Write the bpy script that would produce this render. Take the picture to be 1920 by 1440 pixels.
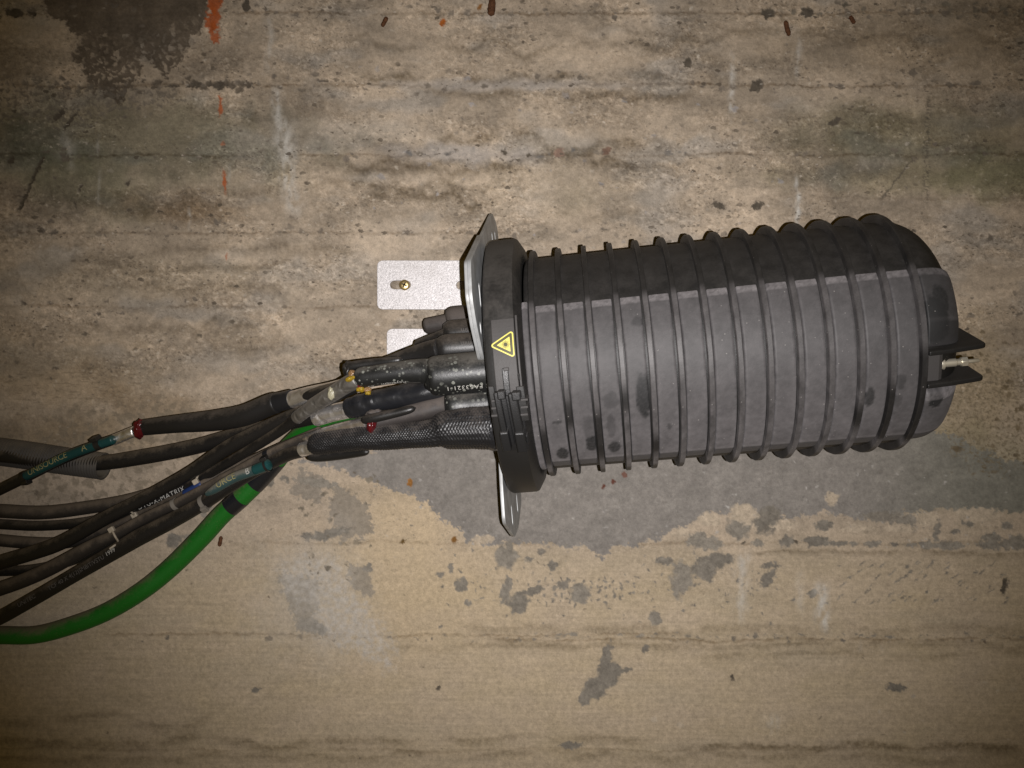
import bpy, bmesh, math, random
import numpy as np
from mathutils import Matrix, Vector

for o in list(bpy.data.objects):
    bpy.data.objects.remove(o, do_unlink=True)
scene = bpy.context.scene
col = scene.collection
rng = np.random.default_rng(7)
random.seed(7)

# ------------------------------------------------------------------ camera, light, exposure
F = 1500.0            # focal length in photograph pixels (1920 wide)
D = 1.22              # distance of the wall from the lens
cam_d = bpy.data.cameras.new('camera'); cam = bpy.data.objects.new('camera', cam_d); col.objects.link(cam)
cam_d.sensor_width = 36.0; cam_d.lens = 36.0 * F / 1920.0
cam_d.clip_start = 0.01; cam_d.clip_end = 50
cam.location = (0, 0, 0); cam.rotation_euler = (math.radians(90), 0, 0)
scene.camera = cam

w = bpy.data.worlds.new('World'); scene.world = w; w.use_nodes = True
w.node_tree.nodes['Background'].inputs[0].default_value = (1.0, 0.66, 0.10, 1)
w.node_tree.nodes['Background'].inputs[1].default_value = 0.062

fl = bpy.data.lights.new('phone_flash', 'SPOT'); flo = bpy.data.objects.new('phone_flash', fl); col.objects.link(flo)
fl.energy = 67; fl.color = (1.0, 0.965, 0.955); fl.shadow_soft_size = 0.0022
fl.spot_size = math.radians(87); fl.spot_blend = 1.0
flo.location = (0.021, 0.0, -0.008); flo.rotation_euler = (math.radians(91.4), 0, math.radians(-1.5))

scene.view_settings.view_transform = 'Standard'; scene.view_settings.look = 'None'
scene.view_settings.exposure = 0.0; scene.view_settings.gamma = 1.0
scene.view_settings.use_curve_mapping = False

# ------------------------------------------------------------------ helpers
def P(x, y, d):
    return Vector(((x - 960) / F * d, d, (720 - y) / F * d))

def tag(o, label=None, cat=None, group=None, kind=None):
    if label: o['label'] = label
    if cat: o['category'] = cat
    if group: o['group'] = group
    if kind: o['kind'] = kind
    return o

def empty(name, loc=(0, 0, 0), mat=None):
    e = bpy.data.objects.new(name, None); col.objects.link(e); e.empty_display_size = 0.05
    if mat is not None: e.matrix_world = mat
    else: e.location = loc
    return e

def link(name, me, mat=None, parent=None, smooth=True, bevel=0.0):
    o = bpy.data.objects.new(name, me); col.objects.link(o)
    if mat is not None and len(me.materials) == 0: me.materials.append(mat)
    if parent is not None: o.parent = parent
    if smooth and len(me.polygons):
        me.polygons.foreach_set('use_smooth', np.ones(len(me.polygons), dtype=bool))
    if bevel > 0:
        b = o.modifiers.new('bevel', 'BEVEL'); b.width = bevel; b.segments = 2; b.limit_method = 'ANGLE'
        b.angle_limit = math.radians(40)
    return o

def mesh_np(name, V, Q):
    """V (n,3), Q list of faces"""
    me = bpy.data.meshes.new(name)
    me.from_pydata([tuple(v) for v in V], [], [tuple(int(i) for i in q) for q in Q])
    me.update()
    return me

def set_col(me, C, alpha=None):
    a = me.color_attributes.new('Col', 'FLOAT_COLOR', 'POINT')
    c4 = np.ones((len(C), 4), dtype=np.float32); c4[:, :3] = C
    if alpha is not None: c4[:, 3] = alpha
    a.data.foreach_set('color', c4.ravel())

# noise in numpy ------------------------------------------------------------
_perm = {}
def gn(x, y, seed=0):
    if seed not in _perm:
        r = np.random.default_rng(1000 + seed)
        _perm[seed] = (r.permutation(512).astype(np.int32), r.uniform(0, 2 * np.pi, 512).astype(np.float32))
    p, ang = _perm[seed]
    x = np.asarray(x, dtype=np.float32); y = np.asarray(y, dtype=np.float32)
    xi = np.floor(x).astype(np.int32); yi = np.floor(y).astype(np.int32)
    xf = x - xi; yf = y - yi
    u = xf * xf * xf * (xf * (xf * 6 - 15) + 10); v = yf * yf * yf * (yf * (yf * 6 - 15) + 10)
    def g(ix, iy, dx, dy):
        a = ang[p[(p[ix & 511] + iy) & 511]]
        return np.cos(a) * dx + np.sin(a) * dy
    n00 = g(xi, yi, xf, yf); n10 = g(xi + 1, yi, xf - 1, yf)
    n01 = g(xi, yi + 1, xf, yf - 1); n11 = g(xi + 1, yi + 1, xf - 1, yf - 1)
    a = n00 + u * (n10 - n00); b = n01 + u * (n11 - n01)
    return (a + v * (b - a)) * 1.5

def fbm(x, y, o=4, seed=0, gain=0.5):
    s = 0.0; a = 1.0; t = 0.0
    for k in range(o):
        s = s + a * gn(x * 2 ** k + 17.3 * k, y * 2 ** k - 9.1 * k, seed + k); t += a; a *= gain
    return s / t * 1.4

def sst(x, a, b):
    t = np.clip((x - a) / (b - a), 0, 1); return t * t * (3 - 2 * t)

# materials -----------------------------------------------------------------
class NM:
    def __init__(s, name):
        s.m = bpy.data.materials.new(name); s.m.use_nodes = True
        s.nt = s.m.node_tree; s.b = s.nt.nodes['Principled BSDF']
    def n(s, t, **k):
        nd = s.nt.nodes.new(t)
        for a, v in k.items(): setattr(nd, a, v)
        return nd
    def l(s, a, b): s.nt.links.new(a, b)
    def setin(s, nd, key, v):
        if hasattr(v, 'is_output'): s.l(v, nd.inputs[key])
        else: nd.inputs[key].default_value = v
    def rgb(s, c): return (c[0], c[1], c[2], 1)
    def noise(s, scale, detail=4, rough=0.55, vec=None):
        t = s.n('ShaderNodeTexNoise'); t.inputs['Scale'].default_value = scale
        t.inputs['Detail'].default_value = detail; t.inputs['Roughness'].default_value = rough
        if vec is not None: s.l(vec, t.inputs['Vector'])
        return t.outputs['Fac']
    def coord(s, which='Object'):
        return s.n('ShaderNodeTexCoord').outputs[which]
    def ramp(s, f, a, b):
        r = s.n('ShaderNodeMapRange'); r.interpolation_type = 'SMOOTHSTEP'
        s.l(f, r.inputs[0]); r.inputs[1].default_value = a; r.inputs[2].default_value = b
        return r.outputs[0]
    def mix(s, f, a, b, blend='MIX'):
        m = s.n('ShaderNodeMix'); m.data_type = 'RGBA'; m.blend_type = blend
        s.setin(m, 0, f); s.setin(m, 6, a); s.setin(m, 7, b); return m.outputs[2]
    def math(s, op, a, b=0.0):
        m = s.n('ShaderNodeMath'); m.operation = op; s.setin(m, 0, a); s.setin(m, 1, b); return m.outputs[0]
    def bump(s, h, strength, dist=0.001):
        b = s.n('ShaderNodeBump'); b.inputs['Strength'].default_value = strength
        b.inputs['Distance'].default_value = dist; s.l(h, b.inputs['Height']); s.l(b.outputs[0], s.b.inputs['Normal'])
    def done(s, color, rough=0.6, metal=0.0, spec=0.5, diff=0.0):
        s.setin(s.b, 'Base Color', color); s.setin(s.b, 'Roughness', rough); s.setin(s.b, 'Metallic', metal)
        s.b.inputs['Specular IOR Level'].default_value = spec
        s.b.inputs['Diffuse Roughness'].default_value = diff
        return s.m

def dusty(name, base, dust=(0.10, 0.086, 0.07), amount=0.7, rough=0.5, spec=0.5, scale=60, up0=0.15, up1=1.0, bump=0.25, speck=0.0):
    """plastic or rubber with settled dust on what faces up and blotchy grime"""
    k = NM(name); c = k.coord()
    geo = k.n('ShaderNodeNewGeometry'); sx = k.n('ShaderNodeSeparateXYZ'); k.l(geo.outputs['Normal'], sx.inputs[0])
    n1 = k.noise(scale, 5, 0.6, c); n2 = k.noise(scale * 9, 3, 0.6, c)
    f = k.math('ADD', sx.outputs[2], k.math('MULTIPLY', k.math('SUBTRACT', n1, 0.5), 1.6))
    f = k.math('ADD', f, k.math('MULTIPLY', k.math('SUBTRACT', n2, 0.5), 0.7))
    f = k.math('MULTIPLY', k.ramp(f, up0, up1), amount)
    n3 = k.noise(scale * 22, 2, 0.7, c); n4 = k.noise(scale * 0.35, 3, 0.6, c)
    fk = k.math('MULTIPLY', k.ramp(n3, 0.60, 0.74), k.math('MULTIPLY', k.ramp(n4, 0.35, 0.65), 0.55 * amount))
    f = k.math('MAXIMUM', f, fk)
    colr = k.mix(f, k.rgb(base), k.rgb(dust))
    if speck > 0:
        v = k.n('ShaderNodeTexVoronoi'); v.inputs['Scale'].default_value = 230; k.l(c, v.inputs['Vector'])
        wn = k.n('ShaderNodeTexWhiteNoise'); k.l(v.outputs['Color'], wn.inputs['Vector'])
        thr = k.math('MULTIPLY', k.ramp(wn.outputs['Value'], 0.25, 1.0), 0.50)
        s2 = k.math('LESS_THAN', v.outputs['Distance'], thr)
        s2 = k.math('MULTIPLY', s2, k.math('MULTIPLY', k.ramp(k.noise(22, 2, 0.5, c), 0.32, 0.55), speck))
        colr = k.mix(s2, colr, k.rgb((0.20, 0.205, 0.18)))
    k.bump(n2, bump, 0.0006)
    r = k.math('ADD', k.math('MULTIPLY', f, 0.35), rough)
    return k.done(colr, r, 0, spec)

def attr_mat(name, rough=0.85, spec=0.3, fine=420, amt=0.35, bump=0.4, bdist=0.0008):
    k = NM(name); c = k.coord()
    a = k.n('ShaderNodeAttribute', attribute_name='Col')
    n1 = k.noise(fine, 4, 0.65, c); n2 = k.noise(fine * 0.22, 4, 0.6, c)
    m = k.math('ADD', k.math('MULTIPLY', k.math('SUBTRACT', n1, 0.5), 2 * amt), 1.0)
    m = k.math('ADD', m, k.math('MULTIPLY', k.math('SUBTRACT', n2, 0.5), amt))
    cc = k.mix(1.0, a.outputs['Color'], m, 'MULTIPLY')
    v = k.n('ShaderNodeTexVoronoi'); v.inputs['Scale'].default_value = 210; k.l(c, v.inputs['Vector'])
    wn = k.n('ShaderNodeTexWhiteNoise'); k.l(v.outputs['Color'], wn.inputs['Vector'])
    lint = k.math('LESS_THAN', v.outputs['Distance'], k.math('MULTIPLY', k.ramp(wn.outputs['Value'], 0.8, 1.0), 0.16))
    cc = k.mix(k.math('MULTIPLY', lint, 0.45), cc, k.rgb((0.26, 0.245, 0.23)))
    k.bump(k.math('ADD', n1, n2), bump, bdist)
    return k.done(cc, rough, 0, spec, 0.55)

def plain(name, c, rough=0.5, metal=0.0, spec=0.5, var=0.25, scale=120, bump=0.1):
    k = NM(name); co = k.coord(); n = k.noise(scale, 5, 0.6, co)
    m = k.math('ADD', k.math('MULTIPLY', k.math('SUBTRACT', n, 0.5), 2 * var), 1.0)
    k.bump(n, bump, 0.0006)
    return k.done(k.mix(1.0, k.rgb(c), m, 'MULTIPLY'), rough, metal, spec)

M = {}
def wall_material():
    k = NM('cast_concrete'); c = k.coord()
    a = k.n('ShaderNodeAttribute', attribute_name='Col')
    n1 = k.noise(900, 4, 0.7, c); n2 = k.noise(170, 5, 0.65, c)
    m = k.math('ADD', k.math('MULTIPLY', k.math('SUBTRACT', n1, 0.5), 0.9), 1.0)
    m = k.math('ADD', m, k.math('MULTIPLY', k.math('SUBTRACT', n2, 0.5), 0.75))
    cc = k.mix(1.0, a.outputs['Color'], m, 'MULTIPLY')
    h = k.math('ADD', n1, k.math('MULTIPLY', n2, 1.5))
    sx = k.n('ShaderNodeSeparateXYZ'); k.l(c, sx.inputs[0]); mp = k.n('ShaderNodeCombineXYZ')
    k.l(k.math('MULTIPLY', sx.outputs[0], 0.72), mp.inputs[0]); k.l(k.math('MULTIPLY', sx.outputs[2], 1.2), mp.inputs[1])
    nd = k.n('ShaderNodeTexNoise'); nd.inputs['Scale'].default_value = 260; k.l(mp.outputs[0], nd.inputs['Vector'])
    wv = k.n('ShaderNodeVectorMath'); wv.operation = 'SCALE'; k.l(nd.outputs['Color'], wv.inputs[0]); wv.inputs['Scale'].default_value = 0.006
    va = k.n('ShaderNodeVectorMath'); va.operation = 'ADD'; k.l(mp.outputs[0], va.inputs[0]); k.l(wv.outputs[0], va.inputs[1])
    for (sc, rmax, lo, dens0, dens1, colr, op, dep) in ((60, 0.20, 0.58, 0.36, 0.56, (0.095, 0.077, 0.058), 0.85, -3.0), (170, 0.26, 0.60, 0.36, 0.55, (0.125, 0.102, 0.078), 0.75, -2.0), (110, 0.18, 0.64, 0.38, 0.58, (0.56, 0.50, 0.42), 0.55, 1.5)):
        v = k.n('ShaderNodeTexVoronoi'); v.voronoi_dimensions = '2D'; v.inputs['Scale'].default_value = sc; k.l(va.outputs[0], v.inputs['Vector'])
        wn = k.n('ShaderNodeTexWhiteNoise'); k.l(v.outputs['Color'], wn.inputs['Vector'])
        thr = k.math('MULTIPLY', k.ramp(wn.outputs['Value'], lo, 1.0), rmax)
        d = k.math('SUBTRACT', thr, v.outputs['Distance'])
        f = k.ramp(d, -0.03, 0.04)
        f = k.math('MULTIPLY', f, k.ramp(k.noise(14 + sc * 0.05, 3, 0.6, c), dens0, dens1))
        f = k.math('MULTIPLY', f, a.outputs['Alpha'])
        f = k.math('MULTIPLY', f, k.math('GREATER_THAN', thr, 0.01))
        cc = k.mix(k.math('MULTIPLY', f, op), cc, k.rgb(colr))
    k.bump(h, 0.8, 0.0011)
    return k.done(cc, 0.92, 0, 0.12, 0.6)
M['wall'] = wall_material()
M['rib'] = attr_mat('rib_plastic', 0.5, 0.35, 500, 0.4, 0.25, 0.0004)
M['shell'] = dusty('black_shell_plastic', (0.0105, 0.0100, 0.0096), (0.055, 0.050, 0.046), 0.5, 0.5, 0.3, 55, -0.1, 1.5)
M['panel'] = attr_mat('dusty_panel_plastic', 0.6, 0.35, 700, 0.22, 0.25, 0.0004)
M['rib_old'] = dusty('rib_plastic', (0.028, 0.0255, 0.0245), (0.11, 0.098, 0.09), 0.5, 0.5, 0.4, 80, -0.5, 1.3)
M['ring'] = dusty('clamp_plastic', (0.013, 0.0125, 0.012), (0.07, 0.063, 0.056), 0.6, 0.48, 0.4, 26, -0.1, 1.0)
M['band'] = dusty('clamp_band_plastic', (0.045, 0.042, 0.041), (0.075, 0.068, 0.064), 0.5, 0.55, 0.35, 60, -0.4, 1.2)
M['latch'] = dusty('latch_plastic', (0.011, 0.011, 0.0115), (0.06, 0.056, 0.053), 0.5, 0.38, 0.5, 90, 0.0, 1.1)
M['cable'] = dusty('black_cable_jacket', (0.0105, 0.0095, 0.0088), (0.125, 0.098, 0.068), 0.85, 0.5, 0.4, 55, 0.0, 1.2)
M['cable_dusty'] = dusty('dust_caked_cable_jacket', (0.026, 0.022, 0.019), (0.15, 0.118, 0.086), 0.85, 0.6, 0.3, 70, -0.45, 1.0)
M['shrink'] = dusty('heat_shrink', (0.012, 0.0115, 0.0115), (0.10, 0.082, 0.066), 0.75, 0.42, 0.5, 60, 0.1, 1.15)
M['shrink_brown'] = dusty('dusty_heat_shrink', (0.035, 0.03, 0.028), (0.105, 0.088, 0.078), 0.9, 0.55, 0.35, 60, -0.5, 0.8)
M['shrink_spot'] = dusty('spotted_heat_shrink', (0.010, 0.0105, 0.0105), (0.10, 0.092, 0.08), 0.8, 0.42, 0.45, 50, 0.15, 1.0, 0.25, 0.9)
M['woven'] = dusty('woven_shrink_fabric', (0.010, 0.010, 0.011), (0.10, 0.085, 0.075), 0.75, 0.42, 0.5, 60, 0.3, 1.1, 0.3)
M['tape'] = dusty('black_vinyl_tape', (0.012, 0.0125, 0.0145), (0.08, 0.072, 0.068), 0.5, 0.3, 0.55, 60, 0.3, 1.3)
M['clip'] = dusty('branch_clip_plastic', (0.011, 0.0105, 0.010), (0.075, 0.062, 0.052), 0.7, 0.4, 0.5, 60, 0.2, 1.2)
M['green'] = dusty('green_cable_jacket', (0.009, 0.120, 0.010), (0.15, 0.115, 0.075), 0.9, 0.5, 0.35, 24, 0.0, 1.15)
M['teal'] = dusty('teal_tag_plastic', (0.009, 0.050, 0.050), (0.12, 0.105, 0.06), 0.8, 0.4, 0.4, 30, 0.3, 1.3)
M['tagdust'] = dusty('dusty_tag_plastic', (0.03, 0.06, 0.06), (0.15, 0.14, 0.115), 0.95, 0.5, 0.4, 30, -0.3, 0.6)
M['blue'] = plain('blue_tape', (0.015, 0.035, 0.13), 0.5)
M['tie'] = plain('beige_nylon', (0.33, 0.285, 0.22), 0.6, 0, 0.4, 0.35)
M['tie_grey'] = plain('grey_nylon', (0.16, 0.145, 0.125), 0.6, 0, 0.4, 0.35)
M['tie_black'] = plain('black_nylon', (0.014, 0.013, 0.012), 0.45, 0, 0.5, 0.3)
M['conduit'] = dusty('grey_corrugated_plastic', (0.055, 0.05, 0.045), (0.15, 0.125, 0.09), 0.7, 0.6, 0.3, 30, -0.2, 1.2)
M['red'] = plain('red_sealant', (0.075, 0.005, 0.007), 0.25, 0, 0.6, 0.5, 90, 0.5)
M['yellow_seal'] = plain('yellow_sealant', (0.26, 0.17, 0.012), 0.3, 0, 0.5, 0.5, 160, 0.5)
M['amber'] = plain('amber_sealant', (0.19, 0.11, 0.05), 0.35, 0, 0.5, 0.4, 160, 0.5)
M['white_print'] = plain('white_print', (0.40, 0.39, 0.36), 0.6, 0, 0.3, 0.7, 700)
M['faint_print'] = plain('worn_print', (0.10, 0.092, 0.085), 0.6, 0, 0.3, 0.7, 500)
M['yellow_print'] = plain('pale_yellow_print', (0.25, 0.225, 0.10), 0.6, 0, 0.3, 0.6, 500)
M['yellow'] = plain('sticker_yellow', (0.60, 0.53, 0.11), 0.5, 0, 0.4, 0.3, 180, 0.02)
M['sticker_dark'] = plain('sticker_dark', (0.055, 0.05, 0.02), 0.5, 0, 0.4, 0.1)
M['rust'] = plain('rust', (0.095, 0.042, 0.020), 0.9, 0, 0.2, 1.3, 330, 1.0)
M['brass'] = plain('brass', (0.62, 0.48, 0.22), 0.35, 0.9, 0.5, 0.2)
M['nickel'] = plain('nickel_brass', (0.66, 0.61, 0.5), 0.36, 0.75, 0.5, 0.2)
M['glue'] = plain('pale_glue', (0.30, 0.28, 0.20), 0.3)
M['hole'] = plain('dark_recess', (0.05, 0.035, 0.015), 0.7)

def foil_mat(name, c, rough, sc):
    k = NM(name); co = k.coord()
    v = k.n('ShaderNodeTexVoronoi'); v.feature = 'DISTANCE_TO_EDGE'; v.inputs['Scale'].default_value = sc; k.l(co, v.inputs['Vector'])
    n = k.noise(sc * 1.4, 5, 0.6, co)
    k.bump(k.math('ADD', k.ramp(v.outputs[0], 0.0, 0.25), n), 0.5, 0.0020)
    n2 = k.noise(60, 4, 0.6, co)
    cc = k.mix(k.ramp(n2, 0.35, 0.7), k.rgb(c), k.rgb((c[0] * 0.75, c[1] * 0.72, c[2] * 0.68)))
    return k.done(cc, rough, 0.92)
M['foil'] = foil_mat('aluminium_tape', (1.0, 0.98, 0.97), 0.36, 48)
M['foil_dusty'] = foil_mat('dusty_aluminium_tape', (0.95, 0.89, 0.85), 0.32, 42)
M['foil_grey'] = foil_mat('grey_aluminium_tape', (0.42, 0.41, 0.40), 0.5, 60)

def zinc_mat(name, spangle=True):
    k = NM(name); co = k.coord()
    v = k.n('ShaderNodeTexVoronoi'); v.inputs['Scale'].default_value = 260; k.l(co, v.inputs['Vector'])
    n = k.noise(700, 3, 0.7, co); n2 = k.noise(40, 4, 0.6, co)
    g = k.math('ADD', k.math('MULTIPLY', n, 0.5), 0.5)
    cc = k.mix(1.0, k.rgb((0.62, 0.60, 0.605)), k.math('ADD', k.math('MULTIPLY', n, 2.2), -0.12), 'MULTIPLY')
    cc = k.mix(k.math('MULTIPLY', k.ramp(n2, 0.45, 0.8), 0.35), cc, k.rgb((0.42, 0.39, 0.37)))
    k.bump(k.math('ADD', n, v.outputs['Distance']), 0.35, 0.0005)
    return k.done(cc, 0.62, 0.55)
M['zinc'] = zinc_mat('galvanised_steel')
kk = NM('dull_galvanised_steel'); nn = kk.noise(45, 5, 0.6, kk.coord()); kk.bump(kk.noise(500, 3, 0.6, kk.coord()), 0.15, 0.0004)
M['zinc_dull'] = kk.done(kk.mix(kk.ramp(nn, 0.3, 0.75), kk.rgb((0.44, 0.45, 0.455)), kk.rgb((0.28, 0.28, 0.275))), 0.55, 0.4)

# ------------------------------------------------------------------ the concrete wall
def build_wall():
    S = F / D
    nu, nv = 1180, 890
    us = np.concatenate([np.linspace(-900, -60, 50)[:-1], np.linspace(-60, 1980, nu), np.linspace(1980, 2820, 50)[1:]]).astype(np.float32)
    vs = np.concatenate([np.linspace(-800, -50, 45)[:-1], np.linspace(-50, 1490, nv), np.linspace(1490, 2240, 45)[1:]]).astype(np.float32)
    U, V = np.meshgrid(us, vs)
    H = np.zeros_like(U)
    def c3(c): return np.array(c, dtype=np.float32)
    wu = U + 9 * fbm(U / 38, V / 38, 4, 3); wv = V + 9 * fbm(U / 38, V / 38, 4, 9)
    wu2 = U + 3.5 * fbm(U / 9, V / 9, 3, 13); wv2 = V + 3.5 * fbm(U / 9, V / 9, 3, 19)
    n_big = fbm(U / 420, V / 200, 3, 21); n_mid = fbm(wu / 110, wv / 60, 4, 25)
    grain = fbm(U / 150, V / 4.5, 4, 31); fine = fbm(U / 5.5, V / 5.5, 3, 37); fine2 = fbm(U / 16, V / 13, 4, 41)
    upper = 1 - sst(V, 560, 900)
    lower = sst(V, 960, 1120)
    tan = c3((0.425, 0.350, 0.268)); brown = c3((0.315, 0.262, 0.203)); yel = c3((0.455, 0.372, 0.252)); grey = c3((0.325, 0.30, 0.268))
    C = np.empty(U.shape + (3,), dtype=np.float32); C[:] = tan
    class W:
        """a mask that only covers a window of the wall"""
        def __init__(s, sl, m): s.sl = sl; s.m = m
        def __mul__(s, o): return W(s.sl, s.m * (o[s.sl] if isinstance(o, np.ndarray) and o.shape == U.shape else o))
        __rmul__ = __mul__
    ALL = (slice(None), slice(None))
    def win(x0, x1, y0, y1):
        i0, i1 = np.searchsorted(us, [x0, x1]); j0, j1 = np.searchsorted(vs, [y0, y1])
        return (slice(j0, max(j1, j0 + 1)), slice(i0, max(i1, i0 + 1)))
    def un(mask): return (mask.sl, mask.m) if isinstance(mask, W) else (ALL, mask)
    def mixc(mask, c):
        sl, m = un(mask); m = np.clip(m, 0, 1)[..., None]; C[sl] = C[sl] * (1 - m) + c3(c) * m
    def mul(mask, c):
        sl, m = un(mask); m = np.clip(m, 0, 1)[..., None]; C[sl] = C[sl] * (1 - m + m * c3(c))
    def addh(mask, k):
        sl, m = un(mask); H[sl] += m * k
    mixc(sst(n_mid + 0.6 * n_big, -0.25, 0.75) * 0.85, brown)
    mixc(sst(fbm(wu / 190, wv / 80, 3, 47), 0.0, 0.6) * 0.6 * upper, grey)
    mixc(lower * (0.55 + 0.35 * n_mid), yel)
    mixc(lower * sst(fbm(U / 300, V / 60, 3, 52), 0.15, 0.7) * 0.5, (0.40, 0.335, 0.245))
    C *= (1 + 0.07 * grain * (0.5 + lower) + 0.07 * fine + 0.08 * fine2 * (0.6 + 0.6 * upper))[..., None]
    H += 0.25 * grain + 0.5 * n_mid * (0.4 + upper)

    # soft stains ---------------------------------------------------------
    def blob(cx, cy, rx, ry, rot=0.0, soft=0.5, warp=1, edge=0.45, sc=60, seed=61):
        R_ = max(rx, ry) * 2.2 + 30; sl = win(cx - R_, cx + R_, cy - R_, cy + R_)
        a = math.radians(rot); x = (wu if warp else U)[sl] - cx; y = (wv if warp else V)[sl] - cy
        xr = (x * math.cos(a) + y * math.sin(a)) / rx; yr = (-x * math.sin(a) + y * math.cos(a)) / ry
        d = np.sqrt(xr * xr + yr * yr) + edge * fbm(U[sl] / sc, V[sl] / sc, 4, seed)
        return W(sl, 1 - sst(d, 1 - soft, 1 + soft))
    def poly(pts, warp=10, soft=3, sc=30, seed=71):
        pts = np.array(pts, dtype=np.float32)
        x0, y0 = pts.min(0) - 60; x1, y1 = pts.max(0) + 60
        ix = np.where((us >= x0) & (us <= x1))[0]; iy = np.where((vs >= y0) & (vs <= y1))[0]
        out = np.zeros_like(U)
        if len(ix) == 0 or len(iy) == 0: return out
        sl = (slice(iy[0], iy[-1] + 1), slice(ix[0], ix[-1] + 1))
        x = U[sl]; y = V[sl]
        dmin = np.full(x.shape, 1e9, dtype=np.float32); ins = np.zeros(x.shape, dtype=bool)
        for i in range(len(pts)):
            a = pts[i]; b = pts[(i + 1) % len(pts)]; ab = b - a
            t = np.clip(((x - a[0]) * ab[0] + (y - a[1]) * ab[1]) / (ab @ ab + 1e-6), 0, 1)
            dx = x - a[0] - t * ab[0]; dy = y - a[1] - t * ab[1]
            dmin = np.minimum(dmin, dx * dx + dy * dy)
            cr = ((a[1] > y) != (b[1] > y)) & (x < (b[0] - a[0]) * (y - a[1]) / (b[1] - a[1] + 1e-9) + a[0])
            ins ^= cr
        sd = np.sqrt(dmin) * np.where(ins, 1, -1) + warp * fbm(x / sc, y / sc, 5, seed, 0.6) + (0.5 * warp + 2) * fbm(x / 9, y / 8, 3, seed + 7, 0.65)
        out[sl] = sst(sd, -soft, soft); return out

    mul(blob(230, 262, 330, 75, 3, 0.6), (0.60, 0.64, 0.60))
    mul(blob(120, 330, 150, 60, 20, 0.6, seed=64), (0.7, 0.75, 0.70))
    mul(blob(330, 392, 120, 22, 4, 0.7, seed=65), (0.68, 0.62, 0.54))
    mul(blob(1760, 262, 240, 60, 3, 0.7, seed=66), (0.66, 0.68, 0.62))
    mul(blob(1600, 250, 120, 45, 0, 0.8, seed=67), (0.80, 0.82, 0.79))
    mul(blob(1650, 335, 200, 24, 2, 0.7, seed=68), (0.72, 0.74, 0.68))
    mul(blob(1880, 330, 110, 40, 0, 0.7, seed=69), (0.66, 0.72, 0.62))
    mul(blob(1720, 80, 260, 60, 0, 0.8, seed=70), (0.78, 0.76, 0.72))
    mul(blob(1820, 720, 90, 110, 0, 0.6, seed=73), (0.80, 0.78, 0.70))
    mul(blob(1800, 880, 150, 70, 0, 0.7, seed=74), (0.74, 0.78, 0.72))
    mul(blob(1085, 370, 28, 30, 0, 0.8, seed=75), (0.80, 0.80, 0.76))
    mul(blob(440, 635, 70, 30, 8, 0.6, seed=76), (0.80, 0.76, 0.70))
    mul(blob(280, 760, 110, 30, 10, 0.6, seed=77), (0.78, 0.74, 0.68))
    mul(blob(120, 700, 160, 60, 5, 0.7, seed=78), (0.92, 0.88, 0.80))
    mul(blob(130, 820, 170, 40, 0, 0.6, seed=79), (0.74, 0.70, 0.62))
    mixc(blob(250, 520, 190, 40, 0, 0.8, seed=80) * 0.3, (0.40, 0.335, 0.24))
    mixc(blob(800, 500, 220, 90, 0, 0.8, seed=81) * 0.5, (0.455, 0.385, 0.305))
    mixc(blob(760, 950, 90, 90, -30, 0.6, seed=82) * 0.7, (0.50, 0.40, 0.27))
    mixc(blob(760, 1100, 160, 120, 0, 0.8, seed=83) * 0.6, (0.50, 0.40, 0.265))
    mixc(blob(1050, 350, 150, 60, 0, 0.8, seed=84) * 0.4, (0.475, 0.40, 0.305))

    # wavy leaked-paste contours and seams of the form boards ------------------
    def wave(v0, amp, wl, thick, x0, x1, dark, seed, below=2.0, rough=1.0):
        sl = win(x0, x1, v0 - 2.2 * amp - 6 * thick - 6, v0 + 2.2 * amp + 6 * thick + 6); u_ = U[sl]; v_ = V[sl]
        vc = v0 + 1.9 * amp * fbm(us[sl[1]] / wl, us[sl[1]] * 0 + seed * 3.7, 4, seed)[None, :] + 3.0 * rough * fbm(u_ / 12, v_ / 12, 3, seed + 1)
        d = v_ - vc
        m = np.where(d < 0, np.exp(-(d / thick) ** 2), np.exp(-(d / (thick * below)) ** 2))
        m *= sst(u_, x0, x0 + 60) * (1 - sst(u_, x1 - 60, x1)) * np.clip(0.85 + 1.1 * fbm(u_ / 70, v_ / 40, 3, seed + 2), 0, 1) * (1 + 0.5 * fbm(u_ / 7, v_ / 7, 2, seed + 3))
        return W(sl, m)
    seams = [(24, 7, 1920, 1.0), (160, 0, 1920, 1.0), (290, -40, 1960, 0.9), (436, -40, 1000, 0.7), (575, -40, 900, 0.8), (372, 1480, 1960, 0.5),
             (1018, 380, 1960, 0.55), (1190, 170, 1300, 0.7), (1199, 900, 1960, 0.9), (1405, -40, 1960, 0.5)]
    for i, (v0, x0, x1, s) in enumerate(seams):
        m = wave(v0, 4, 160, 2.0, x0, x1, 1, 100 + 5 * i, 1.6)
        mul(m * 0.8 * s, (0.50, 0.45, 0.39)); addh(m, -1.6 * s)
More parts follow.
